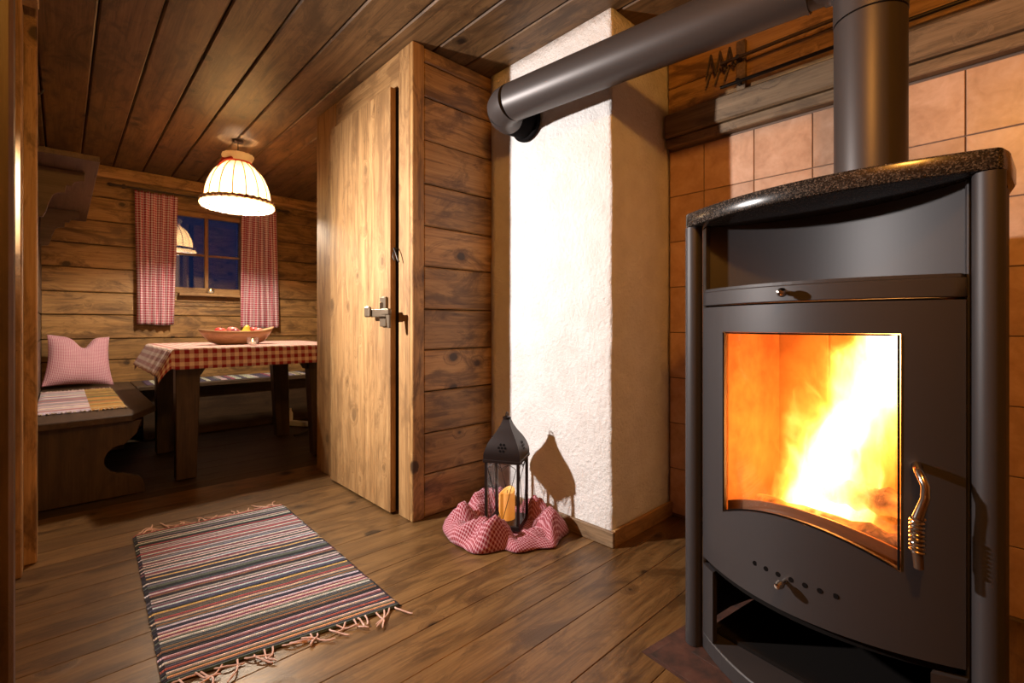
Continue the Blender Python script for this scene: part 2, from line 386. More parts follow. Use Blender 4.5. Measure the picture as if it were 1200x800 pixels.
for xa, xb in ((WX0 + 0.03, 0.955), (0.985, WX1 - 0.03)):
    plank(win, xa, xb, YB + 0.015, YB + 0.045, 1.532, 1.55, 'x', W['door'], 'muntin', bevel=0.001)
    for za, zb in ((WZ0 + 0.05, 1.532), (1.55, WZ1 - 0.045)):
        MB().box(xa, xb, YB + 0.028, YB + 0.031, za, zb).build('pane', window_glass, win)
plank(win, 0.748, 1.222, YB - 0.090, YB - 0.013, WZ0 - 0.028, WZ0, 'x', W['door'], 'window_sill')
tr = struct('trim_1', W['wall'], [(0, 0.01, 0, 0.01, 0, 0.01)]) if False else plank(None, -0.11, 2.28, YB - 0.05, YB - 0.005, 2.10, 2.197, 'x', W['wall'], 'trim_1', 0.005)
tag(tr, 'brown board along the top of the dining wall', kind='structure')
# ------------------------------------------------------------------ left walls, doorway to side room
wl = struct('wall_left', gap, [(-0.20, -0.137, 3.10, 5.2, 0, CEIL), (-0.20, -0.125, 2.62, 3.10, 0, CEIL), (-0.20, -0.115, -1.6, 0.72, 0, CEIL), (-0.20, -0.12, 0.72, 2.62, 2.10, CEIL)], 'plank wall beside the bench')
for a, b in zip(zs, zs[1:]):
    plank(wl, -0.137, -0.115 + rf.uniform(0, 0.004), 3.10, YB - 0.002, a + 0.0025, b - 0.0025, 'y', W['shelf'], bevel=0.005)
plank(wl, -0.125, -0.092, 2.62, 3.10, 0.0, CEIL, 'z', W['wall'], 'panel', 0.004)
plank(wl, -0.115, -0.085, -1.6, 0.72, 0.0, CEIL, 'z', W['wall'], 'panel', 0.004)
d2 = empty('door_2'); tag(d2, 'timber frame of the open side doorway', kind='structure')
plank(d2, -0.235, -0.103, 2.425, 2.53, 0, 2.06, 'z', W['door'], 'jamb', 0.004)
plank(d2, -0.125, -0.068, 2.54, 2.618, 0, 2.198, 'z', W['wall'], 'casing', 0.004)
plank(d2, -0.20, -0.055, 0.74, 0.80, 0, 2.06, 'z', W['wall'], 'jamb', 0.004)
plank(d2, -0.112, -0.0415, 0.81, 0.85, 0, 2.198, 'z', W['dark'], 'casing', 0.004)  # dark wood offsets the close warm lamp; dimmer light is put into the colour
plank(d2, -0.20, -0.06, 0.80, 2.47, 2.06, 2.10, 'y', W['wall'], 'door_head', 0.004)
# walls outside the view that close the rooms
struct('wall_side_room', W['beam'], [(-1.75, -1.68, 0.3, 3.4, 0, CEIL), (-1.68, -0.21, 0.30, 0.36, 0, CEIL), (-1.68, -0.21, 3.20, 3.26, 0, CEIL)], 'timber walls of the side room')
struct('wall_rear', W['wall'], [(-0.2, 2.2, -1.65, -1.60, 0, CEIL)], 'timber wall at the stove end of the room')
struct('wall_dining_right', W['wall'], [(2.30, 2.38, 3.0, YB + 0.1, 0, CEIL), (1.24, 2.30, 2.96, 3.0, 0, CEIL)], 'timber wall beyond the closet')
# ------------------------------------------------------------------ closet block
cl = struct('wall_closet', gap, [(1.205, XCH + 0.2, 1.902, 1.93, 0, CEIL), (1.185, 1.205, 1.93, 2.96, 0, CEIL)], 'timber closet block with horizontal boards')
plank(cl, XC, 1.222, YC, YC + 0.024, 0, 2.199, 'z', W['wall'], 'corner_post', 0.003)
plank(cl, XC, 1.184, YC + 0.026, 2.005, 0, 2.199, 'z', W['door'], 'corner_post', 0.003)
zc = [0.0, 0.2, 0.392, 0.588, 0.784, 0.976, 1.176, 1.366, 1.564, 1.768, 1.968, 2.128, 2.199]
for a, b in zip(zc, zc[1:]):
    plank(cl, 1.224, XCH + 0.08, YC + 0.004 + rf.uniform(0, 0.004), 1.902, a + 0.002, b - 0.002, 'x', W['wall'], bevel=0.006)
plank(cl, XC + 0.003, 1.184, 2.007, 2.72, 2.035, 2.199, 'y', W['door'], 'lintel', 0.003)
plank(cl, XC, 1.184, 2.722, 3.0, 0, 2.199, 'z', W['door'], 'door_post', 0.003)
# closet door: four upright boards
door = empty('door_1'); tag(door, 'closed plank closet door of golden pine', kind='structure')
ys = [2.026, 2.185, 2.36, 2.545, 2.718]
for a, b in zip(ys, ys[1:]):
    plank(door, 1.128, XC - 0.003, a + 0.0004, b - 0.0004, 0.012, 2.03, 'z', W['door'], 'door_board', 0.0012)
# rim lock on the closet door
lk = empty('door_lock', (1.128, 2.075, 0.965)); lk.parent = door; lk.scale = (1.15, 1.25, 1.3)
MB().box(-0.014, -0.001, -0.022, 0.022, -0.055, 0.055).build('lock_plate', old_steel, lk, bevel=0.003)
MB().box(-0.034, -0.014, -0.075, 0.062, -0.020, 0.010).build('bolt_bar', old_steel, lk, bevel=0.003)
mb = MB(); mb.box(-0.05, -0.034, 0.045, 0.085, -0.020, 0.020); mb.box(-0.045, -0.001, 0.062, 0.075, -0.012, 0.012); mb.build('pull_knob', old_steel, lk, bevel=0.005)
mb = MB(); mb.box(-0.05, -0.034, -0.105, -0.055, -0.012, 0.006); mb.prism([(-0.105, -0.012), (-0.080, -0.012), (-0.092, -0.060), (-0.105, -0.060)], -0.046, -0.036, 'x'); mb.build('latch_lever', old_steel, lk, bevel=0.002)
mb = MB(); mb.box(-0.022, -0.014, -0.006, 0.006, 0.0, 0.035); mb.build('keyhole_cover', chrome, lk, bevel=0.002)
hk = MB(); hk.tube([(1.158, 2.012, 1.262), (1.142, 2.012, 1.266), (1.134, 2.004, 1.262), (1.134, 1.985, 1.235), (1.136, 1.972, 1.205), (1.142, 1.968, 1.195)], 0.0035, 8)
hk.tube([(1.158, 2.02, 1.245), (1.142, 2.02, 1.245), (1.137, 2.016, 1.225), (1.143, 2.012, 1.208)], 0.0035, 8)
tag(hk.build('hook_latch', black_iron, smooth=True), 'small black wire hook latch above the lock of the closet door', 'hook')
# ------------------------------------------------------------------ chimney breast
bm = bmesh.new(); bmesh.ops.create_cube(bm, size=1.0)
bmesh.ops.scale(bm, verts=bm.verts, vec=(XW - XCH - 0.004, YC - YCH - 0.004, CEIL))
bmesh.ops.translate(bm, verts=bm.verts, vec=((XW + XCH) / 2 - 0.002, (YC + YCH) / 2 - 0.002, CEIL / 2))
bmesh.ops.bevel(bm, geom=[e for e in bm.edges if abs(e.verts[0].co.z - e.verts[1].co.z) > 1 and e.verts[0].co.x < XCH + 0.1 and e.verts[0].co.y < YCH + 0.1], offset=0.014, segments=3, affect='EDGES', profile=0.5)
for k in range(60):
    z = 0.04 + (CEIL - 0.05) * k / 60
    bmesh.ops.bisect_plane(bm, geom=bm.verts[:] + bm.edges[:] + bm.faces[:], plane_co=(0, 0, z), plane_no=(0, 0, 1))
for ax, lo, hi in ((0, XCH, XW), (1, YCH, YC)):
    for k in range(1, 18):
        co = [0, 0, 0]; no = [0, 0, 0]; co[ax] = lo + (hi - lo) * k / 18; no[ax] = 1
        bmesh.ops.bisect_plane(bm, geom=bm.verts[:] + bm.edges[:] + bm.faces[:], plane_co=co, plane_no=no)
for v in bm.verts:
    if 0.001 < v.co.z < CEIL - 0.001:
        p = v.co; q = Vector((p.x * 6, p.y * 6, p.z * 4)); k = Vector((p.x * 22, p.y * 22, p.z * 16))
        a = 0.0035 * noise.noise(q) + 0.0028 * noise.noise(k); b = 0.0055 * noise.noise(q + Vector((9, 3, 1))) + 0.0032 * noise.noise(k + Vector((2, 7, 4)))
        if p.x < XW - 0.02: v.co.x += a
        if p.y < YC - 0.03: v.co.y += b
me = bpy.data.meshes.new('chimney_breast'); bm.to_mesh(me); bm.free()
for p in me.polygons: p.use_smooth = True
tag(put('chimney_breast', me, plaster), 'white rough plastered chimney breast from floor to ceiling behind the lantern', 'chimney', kind='structure')
bb = empty('baseboard_chimney'); tag(bb, 'brown baseboard around the white chimney', kind='structure')
plank(bb, XCH - 0.020, XCH - 0.004, YCH - 0.020, YC - 0.001, 0.0, 0.062, 'y', W['beam'], 'board', 0.002)
plank(bb, XCH - 0.003, XW - 0.012, YCH - 0.020, YCH - 0.004, 0.0, 0.066, 'x', W['wall'], 'board', 0.002)
# ------------------------------------------------------------------ tiled wall
wr = struct('wall_right', grout, [(XW - 0.006, XW + 0.10, -1.6, 1.93, 0, CEIL)], 'wall with peach tiles below a timber beam')
TP = 0.2135; yv = 0.956; zt = 1.5065
tmesh = MB().box(-0.004, 0.004, -TP / 2 + 0.0018, TP / 2 - 0.0018, -TP / 2 + 0.0018, TP / 2 - 0.0018).mesh('tile', bevel=0.0015)
for r in range(-7, 1):
    for c in range(-9, 2):
        yc_ = yv + TP * (c - 0.5) + (0 if True else 0); zc_ = zt + TP * (r + 0.5)
        if yc_ - TP / 2 > 1.12: continue
        ya, yb2 = yc_ - TP / 2, min(yc_ + TP / 2, 1.122)
        za, zb2 = max(zc_ - TP / 2, 0.001), zc_ + TP / 2
        if yb2 - ya < 0.02: continue
        if yb2 - ya > TP - 0.001 and zb2 - za > TP - 0.001: put('tile', tmesh, tile_m, wr, (XW - 0.006, yc_, zc_))
        else: MB().box(XW - 0.010, XW - 0.002, ya + 0.0018, yb2 - 0.0018, za + 0.0018, zb2 - 0.0018).build('tile', tile_m, wr, bevel=0.0015)
plank(wr, XW - 0.05, XW - 0.004, -1.6, 1.120, 1.728, 1.770, 'y', W['beam'], 'beam_foot', 0.004)
plank(wr, XW - 0.07, XW - 0.004, -1.6, 1.120, 1.771, 1.880, 'y', W['beam'], 'beam', 0.008)
plank(wr, XW - 0.03, XW - 0.004, -1.6, 1.120, 1.883, 2.010, 'y', W['wall'], 'plank', 0.005)
plank(wr, XW - 0.03, XW - 0.004, -1.6, 1.120, 2.013, 2.198, 'y', W['wall'], 'plank', 0.005)
# folding drying rack on that wall
rk = empty('drying_rack', (XW - 0.031, 0.78, 1.90))
MB().box(-0.022, -0.001, -0.018, 0.018, -0.02, 0.19).build('wall_bracket', W['beam'], rk, bevel=0.002)
for yy, zz in ((-0.62, 0.105), (-0.62, 0.005)):
    MB().cyl((-0.055, 0.07, zz), (-0.055, -1.6, zz), 0.007, seg=10).build('rod', black_iron if zz < 0.05 else W['dark'], rk, smooth=True)
for k in range(6):
    ya, yb_ = 0.022 + 0.020 * k, 0.022 + 0.020 * (k + 1); za, zb_ = (0.175, 0.085) if k % 2 else (0.085, 0.175)
    MB().tube([(-0.030, ya, za - 0.01 * (5 - k) * 0), (-0.030, yb_, zb_)], 0.0042, 6).build('scissor_bar', W['dark'], rk)
    if k % 2: MB().tube([(-0.022, ya + 0.004, za - 0.07), (-0.022, yb_ + 0.004, zb_ - 0.04)], 0.0042, 6).build('scissor_bar', W['dark'], rk)
MB().box(-0.062, -0.022, -0.006, 0.006, 0.0, 0.018).build('rod_arm', black_iron, rk)
MB().box(-0.062, -0.022, -0.006, 0.006, 0.098, 0.114).build('rod_arm', black_iron, rk)
tag(rk, 'wall mounted folding drying rack with long rods above the tiles', 'rack')

# ================================================================== wood stove
st = empty('wood_stove', (1.2575, 0.3244, 0.004), R(-98))
tag(st, 'dark grey bow-fronted wood stove with black granite top on the hearth plate', 'stove')
SZ = -0.004                                             # stove stands on a thin hearth plate
def bow(x): return 0.088 * (1 - (x / 0.272) ** 2)
def bowplate(mb, x0, x1, z0, z1, th, n=24, off=0.0, zb=None, zt_=None, f=bow):
    """curved plate following the front bow; zb / zt_ optional functions of x for its lower and upper edges"""
    o = len(mb.v); V = []; 
    for i in range(n + 1):
        x = x0 + (x1 - x0) * i / n; a = zb(x) if zb else z0; b = zt_(x) if zt_ else z1; yf = -(f(x) + off)
        V += [(x, yf, a), (x, yf, b), (x, yf + th, b), (x, yf + th, a)]
    F = []
    for i in range(n):
        p, q = 4 * i, 4 * i + 4
        for k in range(4): F.append((p + k, q + k, q + (k + 1) % 4, p + (k + 1) % 4))
    F += [(0, 1, 2, 3), (4 * n + 3, 4 * n + 2, 4 * n + 1, 4 * n)]
    return mb.add(V, F)
# plan outline of slab / base, bowed in front, narrower at the back
def outline(hw, front, back, hb, n=44, rc=0.012):
    P = []
    for i in range(n + 1):
        x = -hw + 2 * hw * i / n; P.append((x, -(front + (0.092 - front + 0.0) * (1 - (x / hw) ** 2))))
    P += [(hw + 0.004, 0.03), (hw - 0.008, 0.17), (hw - 0.03, 0.26), (hb, back), (-hb, back), (-hw + 0.03, 0.26), (-hw + 0.008, 0.17), (-hw - 0.004, 0.03)]
    return P
o = MB().prism(outline(0.318, 0.012, 0.42, 0.20), 1.176 + SZ, 1.216 + SZ).build('granite_top', granite, st, bevel=0.006, seg=2, smooth=True)
o['label'] = 'speckled black granite top slab'
for sx in (-1, 1):
    MB().cyl((0.2985 * sx, 0, 0.0), (0.2985 * sx, 0, 1.175 + SZ), 0.0225, seg=28).build('column', steel_paint, st, smooth=True)
# base plate and fuel compartment
MB().prism([(x, -bow(x)) for x in [(-0.272 + 0.544 * i / 20) for i in range(21)]] + [(0.27, 0.36), (0.2, 0.41), (-0.2, 0.41), (-0.27, 0.36)], 0.0, 0.045).build('base_plate', steel_paint, st, bevel=0.003)
for sx in (-1, 1):
    mb = MB(); a, b = sorted((0.270 * sx, 0.224 * sx)); bowplate(mb, a, b, 0.046, 0.236, 0.02, 6); mb.build('front_jamb', steel_paint, st, smooth=True)
MB().box(-0.245, 0.245, 0.02, 0.35, 0.046, 0.056).build('compartment_floor', soot_shade, st)  # near-black colour stands in for the shade inside the compartment
MB().cyl((-0.16, 0.10, 0.19), (-0.135, 0.05, 0.20), 0.006, seg=10).build('shaker_rod', chrome, st, smooth=True)
# body shell
sp = [(0.268, 0.012), (0.300, 0.045), (0.300, 0.17), (0.285, 0.26), (0.195, 0.405), (0.185, 0.395), (0.272, 0.255), (0.286, 0.17), (0.286, 0.05), (0.262, 0.022)]
for sx in (-1, 1):
    MB().prism([(x * sx, y) for x, y in sp], 0.046, 1.175 + SZ).build('side_panel', steel_paint, st, bevel=0.002)
MB().box(-0.19, 0.19, 0.40, 0.41, 0.046, 1.175 + SZ).build('back_panel', steel_paint, st)
def plan_fill(z0, z1, name, m, fr=0.02):
    P = [(-0.262, 0.022), (-fr if False else -0.262, -0.0)] 
    P = [(x, -bow(x) + fr) for x in [(-0.25 + 0.5 * i / 16) for i in range(17)]] + [(0.27, 0.06), (0.27, 0.25), (0.19, 0.392), (-0.19, 0.392), (-0.27, 0.25), (-0.27, 0.06)]
    return MB().prism(P, z0, z1).build(name, m, st)
plan_fill(0.237, 0.252, 'firebox_floor_plate', soot_shade, 0.014)
plan_fill(0.952, 0.962, 'firebox_top_plate', steel_paint, 0.03)
# concave upper panel
def cup(x): return -0.022 - 0.098 * (1 - (x / 0.272) ** 2)
mb = MB(); bowplate(mb, -0.270, 0.270, 0.994, 1.175 + SZ, 0.006, 28, 0.0, f=cup); mb.build('upper_panel', steel_paint, st, smooth=True)
# ledge strip with knob
mb = MB(); bowplate(mb, -0.2685, 0.2685, 0.949, 0.986, 0.022, 28); mb.build('upper_flap', steel_paint, st, bevel=0.002, smooth=True)
mb = MB(); mb.prism([(x, -bow(x) + 0.004) for x in [(-0.262 + 0.524 * i / 24) for i in range(25)]] + [(x, -cup(x) - 0.002) for x in [(0.262 - 0.524 * i / 24) for i in range(25)]], 0.9865, 0.9935); mb.build('warming_ledge', steel_paint, st)
def knob(name, x, z, parent, m, r=0.0095):
    y0 = -bow(x)
    mb = MB(); mb.cyl((x, y0, z), (x, y0 - 0.018, z), 0.0055, seg=12)
    pr_ = [(0.0001, 0.040), (0.006, 0.0385), (r, 0.032), (r + 0.001, 0.026), (r, 0.020), (0.005, 0.016)]
    t = MB().lathe(pr_, 16); mb.add([(x + vx, y0 - vz, z + vy) for vx, vy, vz in t.v], t.f)
    return mb.build(name, m, parent, smooth=True)
knob('flap_knob', -0.007, 0.968, st, chrome)
# door
dr = empty('stove_door'); dr.parent = st
GX = 0.184
def garch(x): return 0.415 + 0.050 * (1 - (x / GX) ** 2)
def gtop(x): return 0.8795
mb = MB()
bowplate(mb, -0.2685, -GX, 0.256, 0.944, 0.018, 8); mb.build('door_stile', steel_paint, dr, smooth=True)
mb = MB(); bowplate(mb, GX, 0.2685, 0.256, 0.944, 0.018, 8); mb.build('door_stile', steel_paint, dr, smooth=True)
mb = MB(); bowplate(mb, -GX, GX, 0.256, 0, 0.018, 24, zt_=garch); mb.build('door_rail', steel_paint, dr, smooth=True)
mb = MB(); bowplate(mb, -GX, GX, 0, 0.944, 0.018, 24, zb=gtop); mb.build('door_rail', steel_paint, dr, smooth=True)
mb = MB(); bowplate(mb, -GX - 0.004, GX + 0.004, 0.40, 0.884, 0.003, 28, off=-0.020); g_ = mb.build('glass_pane', pane_glass, dr, smooth=True)
rim = [(x, garch(x)) for x in [(-GX + 0.003 + (2 * GX - 0.006) * i / 24) for i in range(25)]]
path = [(x, -bow(x) - 0.0005, z + 0.0025) for x, z in rim] + [(x, -bow(x) - 0.0005, 0.877) for x in [(GX - 0.003 - (2 * GX - 0.006) * i / 24) for i in range(25)]]
MB().tube(path, 0.0022, 6, closed=True).build('glass_seal', seam_black, dr, smooth=True)
for k in range(7):
    x = -0.084 + 0.028 * k; 
    mb = MB(); t = MB().lathe([(0.0001, 0.0008), (0.0055, 0.0008), (0.0062, -0.004)], 14); mb.add([(x + vx, -bow(x) - vz, 0.333 + vy) for vx, vy, vz in t.v], t.f); mb.build('vent_hole', seam_black, dr)
knob('vent_knob', -0.012, 0.325, dr, chrome, 0.0085)
# coiled handle
hx = 0.224; hy = -bow(hx)
mb = MB(); mb.tube([(hx - 0.018, hy + 0.004, 0.625), (hx - 0.016, hy - 0.022, 0.628), (hx - 0.006, hy - 0.040, 0.620), (hx + 0.004, hy - 0.047, 0.60), (hx + 0.004, hy - 0.048, 0.578), (hx - 0.002, hy - 0.050, 0.556), (hx - 0.006, hy - 0.052, 0.540)], [0.0085, 0.008, 0.0075, 0.0075, 0.0078, 0.0085, 0.0095], 14)
h_ = mb.build('handle', chrome, dr, smooth=True)
MB().tube([(hx - 0.006, hy - 0.052, 0.542), (hx - 0.007, hy - 0.053, 0.49), (hx - 0.004, hy - 0.053, 0.448)], [0.0085, 0.0085, 0.0075], 14).build('handle_grip', plain('brown_grip', (0.12, 0.075, 0.05), 0.4, 0.6), h_, smooth=True)
hel = []
for k in range(0, 8 * 14 + 1):
    a = 2 * math.pi * k / 14; t = k / (8 * 14); hel.append((hx - 0.0065 + 0.0105 * math.cos(a), hy - 0.0525 + 0.0105 * math.sin(a), 0.540 - 0.062 * t))
MB().tube(hel, 0.0026, 8).build('handle_coil', chrome, h_, smooth=True)
# firebox lining
lin = empty('firebox_lining'); lin.parent = st
for k in range(3):
    x0 = -0.234 + 0.157 * k; MB().box(x0, x0 + 0.155, 0.313, 0.345, 0.36, 0.945).build('firebrick', fireclay, lin, bevel=0.004)
for sx in (-1, 1):
    for k, (za, zb) in enumerate(((0.36, 0.945),)):
        a, b = sorted((0.235 * sx, 0.210 * sx)); MB().box(a, b, 0.02, 0.312, za, zb).build('firebrick', fireclay, lin, bevel=0.004)
MB().box(-0.205, 0.205, -0.005, 0.312, 0.355, 0.372).build('hearth_grate', soot_shade, lin)
MB().box(-0.205, 0.205, 0.02, 0.30, 0.930, 0.945).build('baffle_plate', fireclay, lin)
mb = MB(); bowplate(mb, -0.20, 0.20, 0.372, 0, 0.006, 24, off=-0.045, zt_=lambda x: garch(x * 0.9) + 0.012); o = mb.build('log_guard', plain('orange_brown_guard_steel', (0.22, 0.10, 0.05), 0.5, 0.5), lin, smooth=True)  # guard has an orange-brown base colour and no emission
def local(p): return st.matrix_basis @ Vector(p)
sm = Matrix.Translation((1.2575, 0.3244, 0.004)) @ Matrix.Rotation(R(-98), 4, 'Z')
# firewood
for k, (a, b, r, lb) in enumerate((((-0.16, 0.085, 0.412), (0.16, 0.085, 0.412), 0.030, 'charred log lying low in the fire just behind the guard'),
                                   ((-0.15, 0.235, 0.412), (0.17, 0.235, 0.412), 0.032, 'glowing log lying at the back of the fire by the firebrick'),
                                   ((-0.02, 0.17, 0.475), (0.175, 0.14, 0.49), 0.030, 'ember covered log lying on top of the other two logs'))):
    A = sm @ Vector(a); B = sm @ Vector(b); mid = (A + B) / 2; N = 9
    pts = [(A - mid).lerp(B - mid, i / N) + Vector((0, 0, 0.004 * math.sin(3 * i + k))) for i in range(N + 1)]
    rr = [r * (1 + 0.10 * math.sin(i * 2.1 + k)) for i in range(N + 1)]
    tag(MB().tube(pts, rr, 14).build('firewood_log', log_m, None, mid, smooth=True), lb, 'log')
# flames: an emitting volume shaped in its own space
def fire_mat():
    m = bpy.data.materials.new('fire_volume'); m.use_nodes = True; nt = m.node_tree; nt.nodes.clear(); g = NT(nt)
    o = g.n('ShaderNodeOutputMaterial'); co = g.coord()
    wn = g.n('ShaderNodeTexNoise'); wn.inputs['Scale'].default_value = 1.0; wn.inputs['Detail'].default_value = 2
    g.set(wn.inputs['Vector'], g.vmath('MULTIPLY', co, (9.0, 9.0, 5.0)))
    d = g.vmath('MULTIPLY', g.vmath('SUBTRACT', wn.outputs['Color'], (0.5, 0.5, 0.5)), (0.16, 0.10, 0.10))
    p = g.sep(g.vmath('ADD', co, d)); x, y, z = p[0], p[1], p[2]
    xc = g.math('MULTIPLY_ADD', g.math('MULTIPLY', z, z), 0.55, g.math('MULTIPLY_ADD', z, 0.12, -0.035))
    wx = g.math('MULTIPLY_ADD', z, -0.03, 0.125)
    ex = g.math('POWER', g.math('ABSOLUTE', g.math('DIVIDE', g.math('SUBTRACT', x, xc), wx)), 2.0)
    ey = g.math('POWER', g.math('ABSOLUTE', g.math('DIVIDE', y, 0.10)), 2.0)
    nz = g.noise(g.vmath('MULTIPLY', g.comb(x, y, z), (26.0, 20.0, 8.0)), 1.0, 4, 0.6, 0.3)
    i_ = g.math('SUBTRACT', 1.05, g.math('ADD', ex, g.math('MULTIPLY', ey, 0.9)))
    i_ = g.math('ADD', i_, g.math('MULTIPLY', g.math('SUBTRACT', nz, 0.5), 2.6))
    i_ = g.math('MAXIMUM', i_, 0.0)
    glow = g.math('MAXIMUM', g.math('SUBTRACT', 1.0, g.math('MULTIPLY', g.math('ADD', ex, ey), 0.16)), 0.0)
    e1 = g.n('ShaderNodeEmission'); g.set(e1.inputs[0], g.ramp(i_, [(0.0, (1.0, 0.20, 0.012)), (0.45, (1.0, 0.34, 0.045)), (1.0, (1.0, 0.50, 0.15))]))
    g.set(e1.inputs[1], g.math('MULTIPLY_ADD', g.math('POWER', i_, 1.5), 100.0, g.math('MULTIPLY', glow, 3.6)))
    nt.links.new(e1.outputs[0], o.inputs['Volume'])
    return m
fire_m = fire_mat()
FO = sm @ Vector((0.0, 0.135, 0.40))
prof = [(-0.165, 0.0), (0.165, 0.0), (0.195, 0.10), (0.20, 0.525), (0.02, 0.525), (-0.08, 0.48), (-0.15, 0.34), (-0.185, 0.14)]
mb = MB().prism(prof, -0.115, 0.145, 'y')
fo = mb.build('fire', fire_m, None, FO, (0, 0, R(-98)))
tag(fo, 'bright yellow and white flames burning behind the stove glass', 'fire', kind='stuff')
# hearth plate of bricks under the stove
hp = empty('hearth_plate', (1.2575, 0.3244, 0.0), R(-98)); tag(hp, 'low brick hearth plate under the wood stove', 'hearth')
MB().box(-0.36, 0.36, -0.15, 0.50, 0.0, 0.0025).build('mortar_bed', hearth_m, hp)
hm = MB().box(-0.098, 0.098, -0.0475, 0.0475, 0.0025, 0.004).mesh('brick', bevel=0.0006)
hm2 = MB().box(-0.072, 0.072, -0.0475, 0.0475, 0.0025, 0.004).mesh('brick', bevel=0.0006)
for r in range(6):
    for c in range(3 + 0): put('brick', hm if True else hm2, hearth_m, hp, (-0.24 + 0.203 * c + (0.06 if r % 2 else 0.0) + 0.0, -0.095 + 0.1 * r, 0))
    put('brick', MB().box(-0.04, 0.04, -0.0475, 0.0475, 0.0025, 0.004).mesh('brick', bevel=0.0006), hearth_m, hp, (0.31 if r % 2 == 0 else -0.318, -0.095 + 0.1 * r, 0)) if False else None

# ================================================================== stove pipe
PX, PY, PZ, PR = 1.544, 0.258, 1.869, 0.079
sp_ = empty('stove_pipe', (PX, PY, 1.216)); tag(sp_, 'thick dark grey stove pipe rising from the granite and bending to the chimney', 'stove pipe')
def P_(x, y, z): return (x - PX, y - PY, z - 1.216)
dirv = Vector((-0.0993, 0.9951, 0)); elb0 = Vector((PX, PY, PZ))
MB().cyl(P_(PX, PY, 1.216), P_(PX, PY, 1.70), PR, seg=48).build('riser', pipe_paint, sp_, smooth=True)
MB().cyl(P_(PX, PY, 1.7005), P_(PX, PY, 1.7035), PR - 0.0012, seg=48).build('joint_groove', seam_black, sp_, smooth=True)
# upper elbow (sleeve, segmented bend) then the long level run
pts = [Vector((PX, PY, 1.704)), Vector((PX, PY, 1.775))]
for k in range(1, 9):
    a = R(90) * k / 8; pts.append(Vector((PX, PY, 1.775)) + Vector((0, 0, 0.094)) * math.sin(a) + dirv * 0.094 * (1 - math.cos(a)))
MB().tube([P_(*p) for p in pts], PR + 0.0015, 48).build('elbow', pipe_paint, sp_, smooth=True)
e1 = pts[-1]; 
MB().cyl(P_(*e1), P_(*(e1 + dirv * 0.045)), PR - 0.004, seg=48).build('collar', pipe_paint, sp_, smooth=True)
MB().cyl(P_(*(e1 + dirv * 0.045)), P_(*(e1 + dirv * 0.052)), PR + 0.003, seg=48).build('collar_ring', pipe_paint, sp_, smooth=True)
run1 = e1 + dirv * ((1.490 - e1.y) / dirv.y)
MB().cyl(P_(*(e1 + dirv * 0.052)), P_(*run1), PR, seg=48).build('level_run', pipe_paint, sp_, smooth=True)
MB().cyl(P_(*run1), P_(*(run1 + dirv * 0.003)), PR - 0.0015, seg=48).build('joint_groove', seam_black, sp_, smooth=True)
b0 = run1 + dirv * 0.003; br = 0.108; xo = Vector((dirv.y, -dirv.x, 0))
def arc_pts(a0, a1, n): return [b0 + dirv * br * math.sin(a) + xo * br * (1 - math.cos(a)) for a in [R(a0 + (a1 - a0) * k / n) for k in range(n + 1)]]
# segmented bend turning into the plaster
MB().tube([P_(*p) for p in arc_pts(0, 45, 2)], PR + 0.001, 48).build('end_elbow', pipe_paint, sp_, smooth=True)
MB().tube([P_(*p) for p in arc_pts(46, 90, 2)], PR - 0.001, 48).build('end_elbow', pipe_paint, sp_, smooth=True)
oc = arc_pts(0, 90, 2)[-1]
MB().cyl(P_(*oc), P_(XCH - 0.004, oc.y - 0.008, oc.z), PR - 0.003, seg=40).build('wall_stub', seam_black, sp_, smooth=True)
MB().cyl(P_(XCH - 0.026, oc.y - 0.008, oc.z), P_(XCH - 0.006, oc.y - 0.008, oc.z), PR + 0.010, seg=40).build('rosette', seam_black, sp_, bevel=0.003, smooth=True)

# ================================================================== lantern on cloth
LX, LY = 1.435, 1.545
lan = empty('lantern', (LX, LY, 0.022), R(30)); tag(lan, 'dark metal lantern with glass sides holding a glowing candle', 'lantern')
hw = 0.072; Z1 = 0.285
MB().box(-hw - 0.006, hw + 0.006, -hw - 0.006, hw + 0.006, 0.0, 0.022).build('base', iron, lan, bevel=0.003)
for sx in (-1, 1):
    for sy in (-1, 1): MB().box(sx * hw - 0.006, sx * hw + 0.006, sy * hw - 0.006, sy * hw + 0.006, 0.022, Z1).build('corner_post', iron, lan, bevel=0.0015)
MB().box(-hw - 0.012, hw + 0.012, -hw - 0.012, hw + 0.012, Z1, Z1 + 0.014).build('eave', iron, lan, bevel=0.002)
